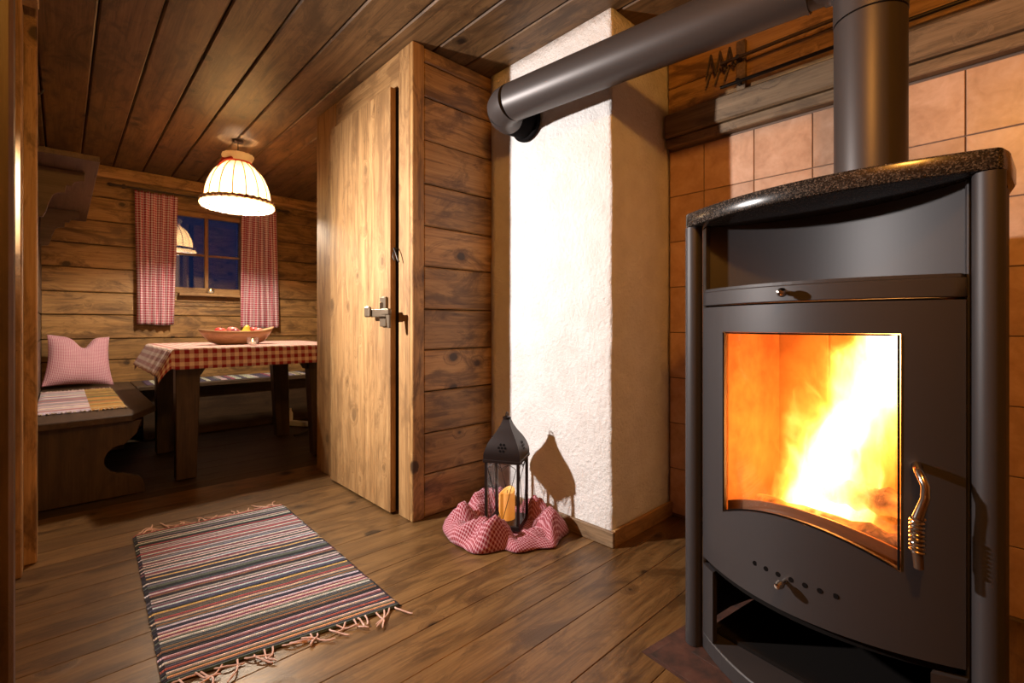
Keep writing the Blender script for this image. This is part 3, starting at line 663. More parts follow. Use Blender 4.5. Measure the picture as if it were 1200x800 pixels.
# roof: ogee pyramid on a square plan
V = []; F = []; prof = [(0.082, 0.0), (0.082, 0.018), (0.079, 0.034), (0.070, 0.060), (0.056, 0.086), (0.038, 0.112), (0.024, 0.138), (0.017, 0.156), (0.015, 0.163)]
for r, z in prof:
    for sx, sy in ((-1, -1), (1, -1), (1, 1), (-1, 1)): V.append((sx * r, sy * r, z))
for i in range(len(prof) - 1):
    for k in range(4): F.append((4 * i + k, 4 * i + (k + 1) % 4, 4 * i + 4 + (k + 1) % 4, 4 * i + 4 + k))
F.append((0, 3, 2, 1)); n_ = 4 * (len(prof) - 1); F.append((n_, n_ + 1, n_ + 2, n_ + 3))
roof = MB().add(V, F).build('roof', iron, lan, (0, 0, Z1 + 0.014), smooth=True)
for q in range(4):                                       # star of pierced holes on each roof face
    rz = q * math.pi / 2; M4 = Matrix.Rotation(rz, 4, 'Z')
    hl = MB()
    for hxx, hz in [(0, 0.052)] + [(0.0145 * math.cos(a * math.pi / 3), 0.052 + 0.0145 * math.sin(a * math.pi / 3)) for a in range(6)]:
        rr_ = 0.079 - (hz - 0.034) * 0.36
        t = MB().lathe([(0.0001, 0.0), (0.0050, 0.0)], 10)
        vv = []
        for vx, vy, vz in t.v:
            zz = hz + vy; rad = (0.0800 - (zz - 0.034) * 0.352) if zz < 0.062 else (0.0705 - (zz - 0.060) * 0.535)
            vv.append(M4 @ Vector((hxx + vx, -rad - 0.0012, zz)))
        hl.add([tuple(v) for v in vv], t.f)
    hl.build('pierced_holes', seam_black, roof)
MB().lathe([(0.013, 0.0), (0.019, 0.004), (0.019, 0.010), (0.012, 0.014), (0.0001, 0.016)], 16).build('finial', iron, lan, (0, 0, Z1 + 0.176), smooth=True)
ring = [(0.014 * math.cos(a * math.pi / 8), 0, Z1 + 0.196 + 0.011 * math.sin(a * math.pi / 8)) for a in range(16)]
MB().tube(ring, 0.0025, 8, closed=True).build('carry_ring', iron, lan, smooth=True)
for q in range(4):
    M4 = Matrix.Rotation(q * math.pi / 2, 4, 'Z')
    pn = MB().box(-hw + 0.006, hw - 0.006, -hw - 0.001, -hw + 0.001, 0.022, Z1); pn.v = [tuple(M4 @ Vector(v)) for v in pn.v]; pno = pn.build('glass_pane', pane_glass, lan)
    e = hw - 0.008; b_, t_ = 0.026, Z1 - 0.004
    wires = [[(-e, t_ - 0.02), (-0.0, b_)], [(e, t_ - 0.02), (0.0, b_)]]
    arc = [(-e + 0.0, t_ - 0.02)] + [(-e + e * (k / 5), t_ - 0.02 + 0.018 * math.sin(math.pi * k / 5)) for k in range(1, 5)] + [(0, t_ - 0.02)]
    wires += [arc, [(-x, z) for x, z in arc], [(-0.03, t_ - 0.001), (0.0, t_ - 0.030), (0.03, t_ - 0.001)]]
    ww = MB()
    for wr_ in wires: ww.tube([tuple(M4 @ Vector((x, -hw - 0.0035, z))) for x, z in wr_], 0.0014, 6)
    ww.build('wire_lattice', iron, lan, smooth=True)
# candle with slanted top
V = []; F = []; S = 28
for j, (rr_, zz) in enumerate(((0.036, 0.0), (0.036, 1.0), (0.030, 1.0), (0.026, 0.93))):
    for k in range(S):
        a = 2 * math.pi * k / S; x, y_ = rr_ * math.cos(a), rr_ * math.sin(a)
        top = 0.118 + 0.30 * x + 0.006 * math.sin(2 * a)
        V.append((x, y_, 0.0 if zz == 0 else top * zz))
for j in range(3):
    for k in range(S): F.append((j * S + k, j * S + (k + 1) % S, (j + 1) * S + (k + 1) % S, (j + 1) * S + k))
F += [tuple(range(S))[::-1], tuple(range(3 * S, 4 * S))]
cd = MB().add(V, F).build('pillar_candle', candle_m, None, (LX, LY, 0.045), (0, 0, R(-20)), smooth=True)
tag(cd, 'glowing orange pillar candle with slanted top inside the lantern', 'candle')
MB().cyl((0, 0, 0.105), (0.002, 0, 0.122), 0.0015, seg=8).build('wick', seam_black, cd)
# crumpled gingham cloth
NT_, NR = 150, 26; rc = random.Random(11)
ph = [rc.uniform(0, 6.28) for _ in range(8)]
def cloth_pt(a, q):
    ca, sa = math.cos(a), math.sin(a)
    Rm = 0.262 + 0.022 * math.sin(2 * a + ph[0]) + 0.014 * math.sin(5 * a + ph[1]) + 0.008 * math.sin(11 * a + ph[2])
    if ca > 0.05: Rm = min(Rm, (1.600 - LX) / ca)
    Rm = min(Rm, (YC - 0.03 - LY) / sa) if sa > 0.05 else Rm
    inner = 0.115
    if q < 0.34:
        r = inner * q / 0.34; h = 0.006 + 0.003 * math.sin(9 * a) * q
        return r * ca, r * sa, h
    t = (q - 0.34) / 0.66; r = inner + (Rm - inner) * t
    fold = 0.62 + 0.26 * math.sin(3 * a + ph[3] + 1.2 * t) + 0.20 * math.sin(5 * a + ph[4] - 2.4 * t) + 0.10 * math.sin(9 * a + ph[5] + 3 * t) - 0.16 * abs(math.sin(4.5 * a + ph[6] + 1.8 * t)) ** 6
    fold = max(0.18, fold)
    h = 0.006 + 0.135 * fold * (math.sin(math.pi * min(1, t * 1.02)) ** 0.75) * (0.94 + 0.06 * math.sin(13 * a + 6 * t)) * (0.75 if sa < -0.3 and ca < 0.2 else 1.0)
    h += (0.022 * noise.noise(Vector((ca * 5, sa * 5, t * 4))) + 0.014 * abs(noise.noise(Vector((ca * 11, sa * 11, t * 8))))) * math.sin(math.pi * t)
    return r * ca + 0.012 * math.sin(9 * a + 5 * t) * t * (0 if ca > 0.3 else 1), r * sa, max(h * (1 if t < 0.97 else 0.35), 0.005)
V = []; UV = []
for j in range(NR + 1):
    q = max(j / NR, 0.004)
    for i in range(NT_):
        a = 2 * math.pi * i / NT_; V.append(cloth_pt(a, q)); s_ = q * 0.40; UV.append((s_ * math.cos(a), s_ * math.sin(a)))
F = [(j * NT_ + i, j * NT_ + (i + 1) % NT_, (j + 1) * NT_ + (i + 1) % NT_, (j + 1) * NT_ + i) for j in range(NR) for i in range(NT_)]
co = MB().add(V, F).build('gingham_cloth', ging_cloth, None, (LX, LY, 0.0), smooth='all', uvfn=lambda i: UV[i])
m_ = co.modifiers.new('thickness', 'SOLIDIFY'); m_.thickness = 0.003; m_.offset = 1
tag(co, 'crumpled red and white gingham cloth heaped around the lantern on the floor', 'cloth')

# ================================================================== rag rug with tassels
def rag(name, corners, rows, nx, pal, loc, m=rag_m, th=0.011, edge_dark=True, colfn=None, seed=1, alt=False):
    rr_ = random.Random(seed); c = [Vector(p) for p in corners]      # NW, NE, SE, SW around loc
    V = []; F = []; UV = []; C = []
    cols = []; 
    while len(cols) < rows:
        k = rr_.choice(pal); rep = rr_.choice(k[3:]) if len(k) > 3 else rr_.choice((1, 1, 1, 2, 3))
        if alt:                                                       # dark melange rows broken by single bright ones
            lum = sum(k[:3]) / 3; was = bool(cols) and sum(cols[-1]) / 3 > 0.20
            if was and lum > 0.20: continue
            if cols and not was and lum < 0.20 and rr_.random() < 0.7: continue
            rep = 1 if lum > 0.20 else rr_.choice((1, 1, 1, 2))
        cols += [tuple(x * rr_.uniform(0.85, 1.15) for x in k[:3])] * rep
    per = 3                                                          # verts across each rounded weft row
    for j in range(rows * per + 1):
        t = j / (rows * per); s_ = (j % per) / per
        h = th * (0.55 + 0.45 * math.sin(math.pi * s_)) if 0 < j < rows * per else th * 0.3
        row = min(j // per, rows - 1)
        wob = rr_.uniform(-0.004, 0.004) if j % per == 0 else 0
        for i in range(nx + 1):
            u = i / nx; L = c[0].lerp(c[3], t); Rr = c[1].lerp(c[2], t); p = L.lerp(Rr, u)
            d = (Rr - L).normalized()
            if i == 0: p = p - d * (0.004 + wob)
            if i == nx: p = p + d * (0.004 + wob)
            z = h * (0.35 if i in (0, nx) else 1) + 0.0018 * noise.noise(Vector((p.x * 9, p.y * 9, 0)))
            V.append((p.x, p.y, max(z, 0.002))); UV.append((u * nx * 4 , j / per))
    for j in range(rows * per):
        row = min(j // per, rows - 1)
        for i in range(nx):
            F.append((j * (nx + 1) + i, j * (nx + 1) + i + 1, (j + 1) * (nx + 1) + i + 1, (j + 1) * (nx + 1) + i))
            k = cols[row]
            if colfn: k = colfn(k, row, i / nx, rr_)
            f = 1.0 + 0.30 * noise.noise(Vector((i * 0.6, row * 3.1, 5.0)))
            if edge_dark and (i == 0 or i == nx - 1) and (row * 7 + i) % 3: k = (0.03, 0.025, 0.035)
            C.append(tuple(min(1, x * f) for x in k))
    mb = MB().add(V, F); me = mb.mesh(name, smooth=True, uvfn=lambda i: UV[i])
    ca = me.color_attributes.new('Col', 'FLOAT_COLOR', 'CORNER')
    cen = {}
    for p in me.polygons:
        for li in p.loop_indices: ca.data[li].color = (*C[p.index], 1)
    return put(name, me, m, None, loc)
pal = [(0.045, 0.045, 0.075, 2, 3, 4), (0.03, 0.03, 0.035, 1, 2), (0.10, 0.10, 0.16, 2, 3), (0.92, 0.78, 0.72, 1, 1, 2), (0.92, 0.88, 0.86, 1, 1), (0.92, 0.84, 0.80, 1), (0.85, 0.62, 0.55, 1, 2), (0.85, 0.55, 0.20, 1), (0.55, 0.13, 0.12, 1), (0.14, 0.17, 0.13, 1, 2), (0.09, 0.12, 0.13, 2), (0.30, 0.27, 0.32, 1, 2), (0.38, 0.20, 0.10, 1), (0.24, 0.08, 0.12, 1), (0.62, 0.50, 0.52, 1), (0.16, 0.15, 0.13, 2, 3)]
RL = (0.5, 1.95, 0.0)
RC = [(0.222 - 0.5, 2.565 - 1.95, 0), (0.800 - 0.5, 2.500 - 1.95, 0), (0.785 - 0.5, 1.345 - 1.95, 0), (0.185 - 0.5, 1.45 - 1.95, 0)]
rug = rag('rag_rug', RC, 118, 80, pal, RL, seed=5, alt=True)
tag(rug, 'multicoloured striped rag rug with pink tassels lying on the plank floor', 'rug')
tr_ = random.Random(9)
def tassel(seed, L):
    q = random.Random(seed); pts = []; a = 0.0; x = y_ = 0.0; bend = q.uniform(-1.1, 1.1)
    for k in range(8):
        pts.append((x, -y_, 0.005 + 0.003 * math.sin(k + seed))); a += bend / 7 + q.uniform(-0.25, 0.25); x += math.sin(a) * L / 7; y_ += math.cos(a) * L / 7
    return MB().tube(pts, [0.0026, 0.0024, 0.0024, 0.0024, 0.0025, 0.0027, 0.0028, 0.0016], 6).mesh('tassel', smooth=True)
tms = [tassel(s_, L) for s_, L in ((1, 0.05), (2, 0.07), (3, 0.085), (4, 0.055), (5, 0.075), (6, 0.10))]
for end, (A, B), base in (('n', (RC[0], RC[1]), R(180)), ('s', (RC[3], RC[2]), 0.0)):
    for k in range(26):
        t = (k + tr_.uniform(0.2, 0.8)) / 26; p = Vector(A).lerp(Vector(B), t)
        put('tassel', tr_.choice(tms), fringe_m, rug, (p.x, p.y + (-0.002 if base else 0.002), 0.002), (0, 0, base + tr_.uniform(-0.8, 0.8)))

# ================================================================== dining corner: table, cloth, bowl
TX0, TX1, TY0, TY1, TZ = 0.45, 1.50, 3.21, 4.30, 0.766
tb = empty('dining_table', (0.95, 3.75, 0)); tag(tb, 'dark wooden dining table with stout legs under the checked cloth', 'table')
def T_(x, y, z): return (x - 0.95, y - 3.75, z)
plank(tb, TX0 + 0.01 - 0.95, TX1 - 0.01 - 0.95, TY0 + 0.01 - 3.75, TY1 - 0.01 - 3.75, TZ - 0.04, TZ - 0.004, 'x', W['dark'], 'tabletop', 0.004)
for (x, y_) in ((0.53, 3.36), (0.53, 4.14), (1.28, 3.36), (1.28, 4.14)):
    sx = -1 if x < 0.9 else 1; mb = MB()
    f = 0.035 if sx > 0 else 0.0; hw_ = 0.05
    p0 = [(-hw_ + f, -0.04), (hw_ + f, -0.04), (hw_ + f, 0.04), (-hw_ + f, 0.04)]; p1 = [(-hw_ - 0.005, -0.045), (hw_ + 0.02, -0.045), (hw_ + 0.02, 0.045), (-hw_ - 0.005, 0.045)]
    # local X is vertical so that the grain runs up the leg
    v = [(0.0, py, -px) for px, py in p0] + [(TZ - 0.045, py, -px) for px, py in p1]
    mb.add(v, [(3, 2, 1, 0), (4, 5, 6, 7), (0, 1, 5, 4), (1, 2, 6, 5), (2, 3, 7, 6), (3, 0, 4, 7)])
    mb.build('leg', W['dark'], tb, T_(x, y_, 0), (0, R(-90), 0), bevel=0.004)
def apron(x0, x1, z0, z1, n=24):
    P = [(x0, z1), (x1, z1)]
    for i in range(n + 1):
        t = i / n; x = x1 + (x0 - x1) * t; e = min(t, 1 - t)
        d = z0 if e < 0.04 else z0 + (z1 - z0 - 0.03) * min(1, (e - 0.04) / 0.10) ** 0.7
        P.append((x, d))
    return P
for y_ in (3.345, 4.135):
    MB().prism(apron(0.58 - 0.95, 1.232 - 0.95, 0.60, TZ - 0.042), y_ - 3.75, y_ - 3.75 + 0.024, 'y').build('apron', W['dark'], tb)
for x in (0.515, 1.29):
    MB().box(x - 0.95, x - 0.95 + 0.024, 3.41 - 3.75, 4.085 - 3.75, 0.66, TZ - 0.042).build('apron', W['dark'], tb)
# tablecloth draped over the top
DR = 0.115; NXC, NYC = 90, 90
V = []; UV = []
def drape(a, lo, hi):
    """arc-length coordinate a -> (position, drop); beyond the top edge the cloth hangs down"""
    if a < lo: return lo, lo - a
    if a > hi: return hi, a - hi
    return a, 0.0
for j in range(NYC + 1):
    for i in range(NXC + 1):
        a = TX0 - DR - 0.045 + (TX1 - TX0 + 2 * DR + 0.09) * i / NXC; b = TY0 - DR + (TY1 - TY0 + 2 * DR) * j / NYC
        x, dx = drape(a, TX0, TX1); y_, dy = drape(b, TY0, TY1)
        ox = (-1 if a < TX0 else 1) if dx > 0 else 0; oy = (-1 if b < TY0 else 1) if dy > 0 else 0
        fx = 0.55 if ox < 0 else 0.12
        if dx > 0 and dy > 0:                              # hanging corner point
            r = math.hypot(dx, dy); dz = r * 0.93; x += ox * dx * 0.42; y_ += oy * dy * 0.18
            dz += 0.0
        else:
            dz = max(dx, dy) * (0.90 if ox < 0 else 0.99); x += ox * (dx * (0.48 if ox < 0 else 0.08)); y_ += oy * dy * 0.10
            if dx > 0: x += 0.004 * math.sin(b * 30)
            if dy > 0: y_ += 0.003 * math.sin(a * 34)
        edge = 0.004 * (dx > 0 or dy > 0)
        V.append((x + ox * 0.004, y_ + oy * 0.004, TZ - dz - edge * 0)); UV.append((a, b))
F = [(j * (NXC + 1) + i, j * (NXC + 1) + i + 1, (j + 1) * (NXC + 1) + i + 1, (j + 1) * (NXC + 1) + i) for j in range(NYC) for i in range(NXC)]
o = MB().add(V, F).build('tablecloth', ging_table, None, smooth=True, uvfn=lambda i: UV[i])
m_ = o.modifiers.new('thickness', 'SOLIDIFY'); m_.thickness = 0.003; m_.offset = 1
tag(o, 'red and cream checked cloth draped over the dining table', 'tablecloth')
TT = TZ + 0.004
# boat shaped wooden bowl
V = []; F = []; S = 48
def bowl_ring(k, h, inset=0.0):
    out = []
    for i in range(S):
        a = 2 * math.pi * i / S; c_, s_ = math.cos(a), math.sin(a)
        L = (0.245 if c_ < 0 else 0.225); x = L * k * math.copysign(abs(c_) ** 0.9, c_) ; y_ = 0.115 * k * math.copysign(abs(s_) ** 1.15, s_)
        up = 0.030 * abs(c_) ** 3 * (k ** 2) * (1.0 if c_ > 0 else 0.5)
        out.append((x * (1 - inset), y_ * (1 - inset * 2), h + up * min(1, h * 20)))
    return out
rings = [bowl_ring(0.02, 0.0), bowl_ring(0.50, 0.0), bowl_ring(0.72, 0.014), bowl_ring(0.90, 0.055), bowl_ring(1.0, 0.090), bowl_ring(0.97, 0.091, 0.02), bowl_ring(0.84, 0.055, 0.02), bowl_ring(0.62, 0.024, 0.02), bowl_ring(0.02, 0.014)]
for r_ in rings: V += r_
for j in range(len(rings) - 1):
    for i in range(S): F.append((j * S + i, j * S + (i + 1) % S, (j + 1) * S + (i + 1) % S, (j + 1) * S + i))
BX, BY = 0.89, 3.68
o = MB().add(V, F).build('fruit_bowl', W['bowl'], None, (BX, BY, TT), smooth='all'); tag(o, 'long boat shaped wooden bowl full of fruit on the checked table', 'bowl')
def fruit_mat(name, c1, c2):
    m, nt, b = new_mat(name); g = NT(nt); n1 = g.noise(g.coord(), 30, 3); nt.links.new(g.ramp(n1, [(0.35, c1), (0.65, c2)]), b.inputs['Base Color']); b.inputs['Roughness'].default_value = 0.3; return m
f_red = fruit_mat('red_apple_skin', (0.45, 0.02, 0.03), (0.62, 0.12, 0.08)); f_dark = fruit_mat('dark_plum_skin', (0.16, 0.01, 0.03), (0.30, 0.03, 0.05)); f_yel = fruit_mat('yellow_pear_skin', (0.62, 0.42, 0.04), (0.72, 0.55, 0.10)); f_pk = fruit_mat('pink_apple_skin', (0.60, 0.12, 0.12), (0.70, 0.30, 0.22))
stem_m = plain('brown_fruit_stem', (0.08, 0.05, 0.02), 0.8)
def fruit(name, x, y_, z, r, m, lb, pear=False):
    pr_ = []
    for k in range(13):
        a = math.pi * k / 12; rr_ = r * math.sin(a); zz = -r * 0.92 * math.cos(a)
        if pear and zz > 0: rr_ *= 0.72; zz *= 1.55
        if not pear: zz += -0.22 * r * math.exp(-(rr_ / (0.35 * r)) ** 2) * (1 if zz > 0 else -0.6)
        pr_.append((max(rr_, 0.0005), zz))
    o = MB().lathe(pr_, 20).build(name, m, None, (BX + x, BY + y_ * 0.8, TT + z + 0.022), (R(12 * math.sin(x * 90)), R(10), 0), smooth='all')
    zt0 = pr_[-1][1]; MB().tube([(0, 0, zt0 - 0.002), (0.002, 0.001, zt0 + 0.014)], 0.0015, 6).build('stem', stem_m, o)
    tag(o, lb, 'fruit', 'fruit in the wooden bowl')
fruit('apple', -0.115, -0.005, 0.062, 0.037, f_red, 'red apple at the pointed end of the fruit bowl')
fruit('apple', -0.035, 0.030, 0.066, 0.038, f_pk, 'pinkish apple behind the dark plum in the bowl')
fruit('plum', -0.028, -0.036, 0.058, 0.031, f_dark, 'dark plum between the apples and the yellow pear')
fruit('pear', 0.040, -0.018, 0.060, 0.036, f_yel, 'yellow pear in the middle of the fruit bowl', True)
fruit('apple', 0.104, 0.046, 0.068, 0.034, f_red, 'red apple on the far side of the bowl past the pear')
fruit('apple', 0.116, -0.042, 0.062, 0.032, f_pk, 'pink apple on the near side of the bowl past the pear')
def tealight(loc, lb):
    t = empty('tealight_holder', loc); tag(t, lb, 'candle holder', 'tealights in clear glasses')
    MB().lathe([(0.001, 0.0), (0.026, 0.0), (0.033, 0.02), (0.036, 0.052), (0.034, 0.053), (0.031, 0.02), (0.024, 0.006), (0.001, 0.006)], 24).build('glass_cup', glass_mat('tealight_glass', 0.18), t, smooth=True)
    MB().cyl((0, 0, 0.007), (0, 0, 0.022), 0.021, seg=20).build('wax', plain('white_wax', (0.85, 0.75, 0.62), 0.5), t)
    MB().lathe([(0.0005, 0.022), (0.006, 0.028), (0.0045, 0.036), (0.0005, 0.046)], 10).build('flame', flame_m, t, smooth=True)
tealight((0.90, 3.40, TT), 'lit tealight in a glass on the table in front of the fruit bowl')
tealight((0.99, YB - 0.052, WZ0), 'lit tealight in a glass on the window sill')

# ================================================================== benches, mats, pillow
b1 = empty('corner_bench', (0.15, 4.1, 0)); tag(b1, 'dark wooden wall bench with scalloped end panel beside the left wall', 'bench')
SH = 0.43
seat = [(-0.108, 3.165), (0.27, 3.19), (0.40, 3.46), (0.41, YB - 0.012), (-0.108, YB - 0.012)]
MB().prism([(y_ - 4.1, -(x - 0.15)) for x, y_ in seat], SH - 0.035, SH).build('seat', W['dark'], b1, (0, 0, 0), (0, 0, R(90)), bevel=0.004)
def scallop():
    P = [(-0.108, 0.0), (0.33, 0.0)]
    for k in range(1, 9):                     # lower bulge
        a = R(90) * k / 8; P.append((0.33 - 0.05 * (1 - math.cos(a)), 0.10 * math.sin(a)))
    for k in range(1, 11):                    # deep round scoop
        a = R(-70) - R(205) * k / 10; P.append((0.235 + 0.085 * math.cos(a) * 0.9, 0.195 + 0.075 * math.sin(a)))
    P += [(0.245, 0.275), (0.29, 0.32), (0.315, SH - 0.037), (-0.108, SH - 0.037)]
    return P
for y_ in (3.23, 4.45):
    mb = MB().prism([(z, 0.15 - x) for x, z in scallop()], 0, 0.035, 'z')   # local X vertical
    v2 = [(z_, yy, xx) for (z_, yy, xx) in mb.v]; mb.v = [(a, c, b) for a, b, c in v2]
    mb.build('end_panel', W['dark'], b1, (0, y_ - 4.1, 0), (0, R(-90), 0), bevel=0.003)
MB().box(-0.262 + 0.15, -0.262 + 0.17, -0.70, 0.98, 0.30, SH - 0.037).build('seat_rail', W['dark'], b1)
b2 = empty('back_bench', (1.3, 4.85, 0)); tag(b2, 'dark wooden bench along the window wall behind the table', 'bench')
plank(b2, 0.414 - 1.3, 2.28 - 1.3, 4.60 - 4.85, YB - 0.012 - 4.85, SH - 0.035, SH, 'x', W['dark'], 'seat', 0.004)
plank(b2, 0.46 - 1.3, 2.28 - 1.3, 4.66 - 4.85, 4.685 - 4.85, 0.0, SH - 0.036, 'x', W['dark'], 'front_board', 0.003)
palw = [(0.70, 0.62, 0.62, 1, 2), (0.62, 0.40, 0.44, 1), (0.45, 0.18, 0.22, 1), (0.72, 0.66, 0.64, 1), (0.30, 0.28, 0.36, 1), (0.50, 0.42, 0.44, 1)]
def two_tone(k, row, u, q):
    if u > 0.56:
        h = random.Random(row * 7 + 1).random()
        return (0.50, 0.24, 0.05) if h < 0.35 else (0.16, 0.15, 0.05) if h < 0.55 else (0.42, 0.14, 0.05) if h < 0.75 else (0.55, 0.36, 0.14)
    return k
mt = rag('bench_mat', [(-0.20, 0.56, 0), (0.165, 0.56, 0), (0.165, -0.56, 0), (-0.20, -0.56, 0)], 46, 22, palw, (0.10, 4.02, SH), colfn=two_tone, seed=3, edge_dark=False, th=0.010)
tag(mt, 'striped pink and orange rag mat on the seat of the corner bench', 'mat')
tm2 = [tassel(20 + k, 0.03) for k in range(3)]
for yy, base in ((0.555, R(180)), (-0.555, 0)):
    for k in range(20):
        put('tassel', tm2[k % 3], fringe_w, mt, (-0.195 + 0.355 * k / 19, yy, 0.002), (0, 0, base + tr_.uniform(-0.5, 0.5)))
palb = [(0.72, 0.62, 0.60, 2, 3), (0.10, 0.08, 0.14, 2, 3), (0.38, 0.30, 0.50, 2), (0.62, 0.52, 0.30, 2), (0.45, 0.12, 0.20, 2), (0.15, 0.14, 0.16, 1), (0.70, 0.66, 0.70, 1)]
o = rag('bench_runner', [(-0.62, -0.17, 0), (-0.62, 0.17, 0), (0.62, 0.17, 0), (0.62, -0.17, 0)], 80, 14, palb, (1.10, 4.82, SH), seed=8, edge_dark=False, th=0.010)
tag(o, 'dark and white striped rag runner on the bench under the window', 'mat')
# pillow with a chopped top edge
def pillow_pt(u, v, side):
    x = (u - 0.5) * 2; z = (v - 0.5) * 2
    ex = (1 - abs(x) ** 2.6) ; ez = (1 - abs(z) ** 2.6)
    t = 0.068 * max(0.0, ex * ez) ** 0.55
    px = x * (0.195 - 0.018 * (1 - z * z) + 0.012 * -z); pz = z * (0.195 - 0.014 * (1 - x * x))
    if z > 0: pz -= 0.105 * math.exp(-((x - 0.08) / 0.26) ** 2) * z ** 2.5
    cr = 0.006 * noise.noise(Vector((x * 2.5, z * 2.5, side)))
    return (px, side * (t + cr * (ex * ez > 0.02)), pz)
mb = MB(); UV = []; N = 26
for side in (-1, 1):
    mb.grid(lambda u, v, s_=side: pillow_pt(u, v, s_), N, N); UV += [((i / N) * 0.4, (j / N) * 0.4) for j in range(N + 1) for i in range(N + 1)]
me = mb.mesh('pillow', smooth='all', uvfn=lambda i: UV[i])
o = put('pillow', me, ging_pillow, None, (0.098, 4.90, SH + 0.202), (R(-16), R(4), R(12))); tag(o, 'plump pink checked pillow with a dented top on the corner bench', 'pillow')

# ================================================================== curtains, rod
rd = empty('curtain_rod', (0.97, YB - 0.075, 2.045)); tag(rd, 'thin brown curtain rod with knob ends above the window', 'curtain rod')
MB().cyl((-0.66, 0, 0), (0.66, 0, 0), 0.008, seg=12).build('rod', W['dark'], rd, smooth=True)
for sx in (-1, 1):
    t = MB().lathe([(0.0005, 0.045), (0.010, 0.040), (0.016, 0.025), (0.010, 0.010), (0.012, 0.0)], 14)
    MB().add([(sx * (0.66 + vz), vx, vy) for vx, vy, vz in t.v], t.f).build('knob_end', W['dark'], rd, smooth=True)
    MB().box(sx * 0.60 - 0.01, sx * 0.60 + 0.01, -0.012, 0.024, -0.014, 0.014).build('rod_bracket', W['dark'], rd)
def curtain(x0t, x1t, x0b, x1b, zt, zb, folds, lb, seed):
    cx = (x0t + x1t) / 2; q = random.Random(seed); ph_ = [q.uniform(0, 6.28) for _ in range(4)]
    NU, NV = 110, 44; V = []; UV = []; 
    full = (x1t - x0t) * 2.0
    for j in range(NV + 1):
        v = j / NV; xa = x0t + (x0b - x0t) * v; xb = x1t + (x1b - x1t) * v
        for i in range(NU + 1):
            u = i / NU; k = folds * 2 * math.pi * (u + 0.035 * math.sin(5 * u + ph_[0] + v))
            x = xa + (xb - xa) * (u + 0.018 * math.sin(2 * k + ph_[1]))
            d = (0.014 + 0.010 * v) * math.sin(k + 0.5 * math.sin(3 * v + ph_[2])) + 0.004 * math.sin(2.3 * k + 2 * v)
            z = zt + (zb - zt) * v + (0.006 * math.sin(k * 1.0 + 1) if j in (0,) else 0) + (0.005 * math.sin(6 * u + ph_[3]) if j == NV else 0)
            V.append((x - cx, d, z - zb)); UV.append((u * full, v * (zt - zb)))
    F = [(j * (NU + 1) + i, j * (NU + 1) + i + 1, (j + 1) * (NU + 1) + i + 1, (j + 1) * (NU + 1) + i) for j in range(NV) for i in range(NU)]
    c = empty('curtain', (cx, YB - 0.075, zb)); tag(c, lb, 'curtain', 'gingham curtains at the window')
    o = MB().add(V, F).build('curtain_cloth', ging_curtain, c, smooth='all', uvfn=lambda i: UV[i])
    m_ = o.modifiers.new('thickness', 'SOLIDIFY'); m_.thickness = 0.002
    for k in range(5):
        x = x0t - cx + (x1t - x0t) * (k + 0.5) / 5
        MB().tube([(x, 0.0115 * math.cos(a * math.pi / 6), zt - zb + 0.020 + 0.0115 * math.sin(a * math.pi / 6)) for a in range(12)], 0.0018, 6, closed=True).build('curtain_ring', chrome, c, smooth=True)
curtain(0.445, 0.735, 0.455, 0.71, 2.025, 0.905, 6, 'red gingham curtain hanging on the bench corner side of the window', 2)
curtain(1.245, 1.55, 1.235, 1.575, 2.025, 0.875, 7, 'red gingham curtain hanging between the window and the closet', 4)

# ================================================================== pendant lamp
PL = (0.90, 3.75, 1.735)
pl = empty('pendant_lamp', PL); tag(pl, 'lit cream fabric pendant lamp with ruffled rim above the dining table', 'lamp')
NS = 64
def rib(i, a): return 1.0 - 0.018 * abs(math.sin(a * 8)) ** 0.5
prof = [(0.207, 0.022), (0.206, 0.06), (0.200, 0.105), (0.188, 0.15), (0.170, 0.195), (0.147, 0.235), (0.118, 0.268), (0.092, 0.290), (0.085, 0.297)]
o = MB().lathe(prof, NS, fn=rib).build('shade', shade_m, pl, smooth='all')
o = MB().lathe([(0.084, 0.296), (0.084, 0.312), (0.094, 0.338), (0.099, 0.352), (0.096, 0.362)], NS, fn=lambda i, a: 1 + 0.03 * math.sin(16 * a) * (i > 1)).build('neck_ruffle', shade_m, pl, smooth='all')
for k in range(16):
    a = math.pi / 8 * k + 0.0
    MB().tube([((r + 0.001) * math.cos(a), (r + 0.001) * math.sin(a), z) for r, z in prof], 0.0036, 5).build('shade_rib', trim_m, pl, smooth=True)
o = MB().lathe([(0.209, 0.030), (0.219, 0.024), (0.226, 0.010), (0.222, -0.008), (0.214, -0.014)], 128, fn=lambda i, a: 1 + 0.035 * math.sin(28 * a + i * 0.4) * (i > 0)).build('rim_ruffle', shade_m, pl, smooth='all')
braid = [(0.221 * math.cos(a * math.pi / 48), 0.221 * math.sin(a * math.pi / 48), 0.030 + 0.004 * math.sin(a * 2.2)) for a in range(96)]
MB().tube(braid, 0.0125, 8, closed=True).build('rim_braid', braid_m, pl, smooth=True)
MB().tube([(0.086 * math.cos(a * math.pi / 16), 0.086 * math.sin(a * math.pi / 16), 0.304) for a in range(32)], 0.006, 6, closed=True).build('ribbon', red_ribbon, pl, smooth=True)
for s_ in (-1, 1):
    MB().tube([(-0.05, -0.055, 0.306), (-0.085 - 0.02 * s_, -0.075 + 0.03 * s_, 0.300), (-0.115, -0.085 + 0.03 * s_, 0.275), (-0.135 , -0.085 + 0.045 * s_, 0.245)], [0.006, 0.012, 0.009, 0.003], 8).build('ribbon_bow', red_ribbon, pl, smooth=True)
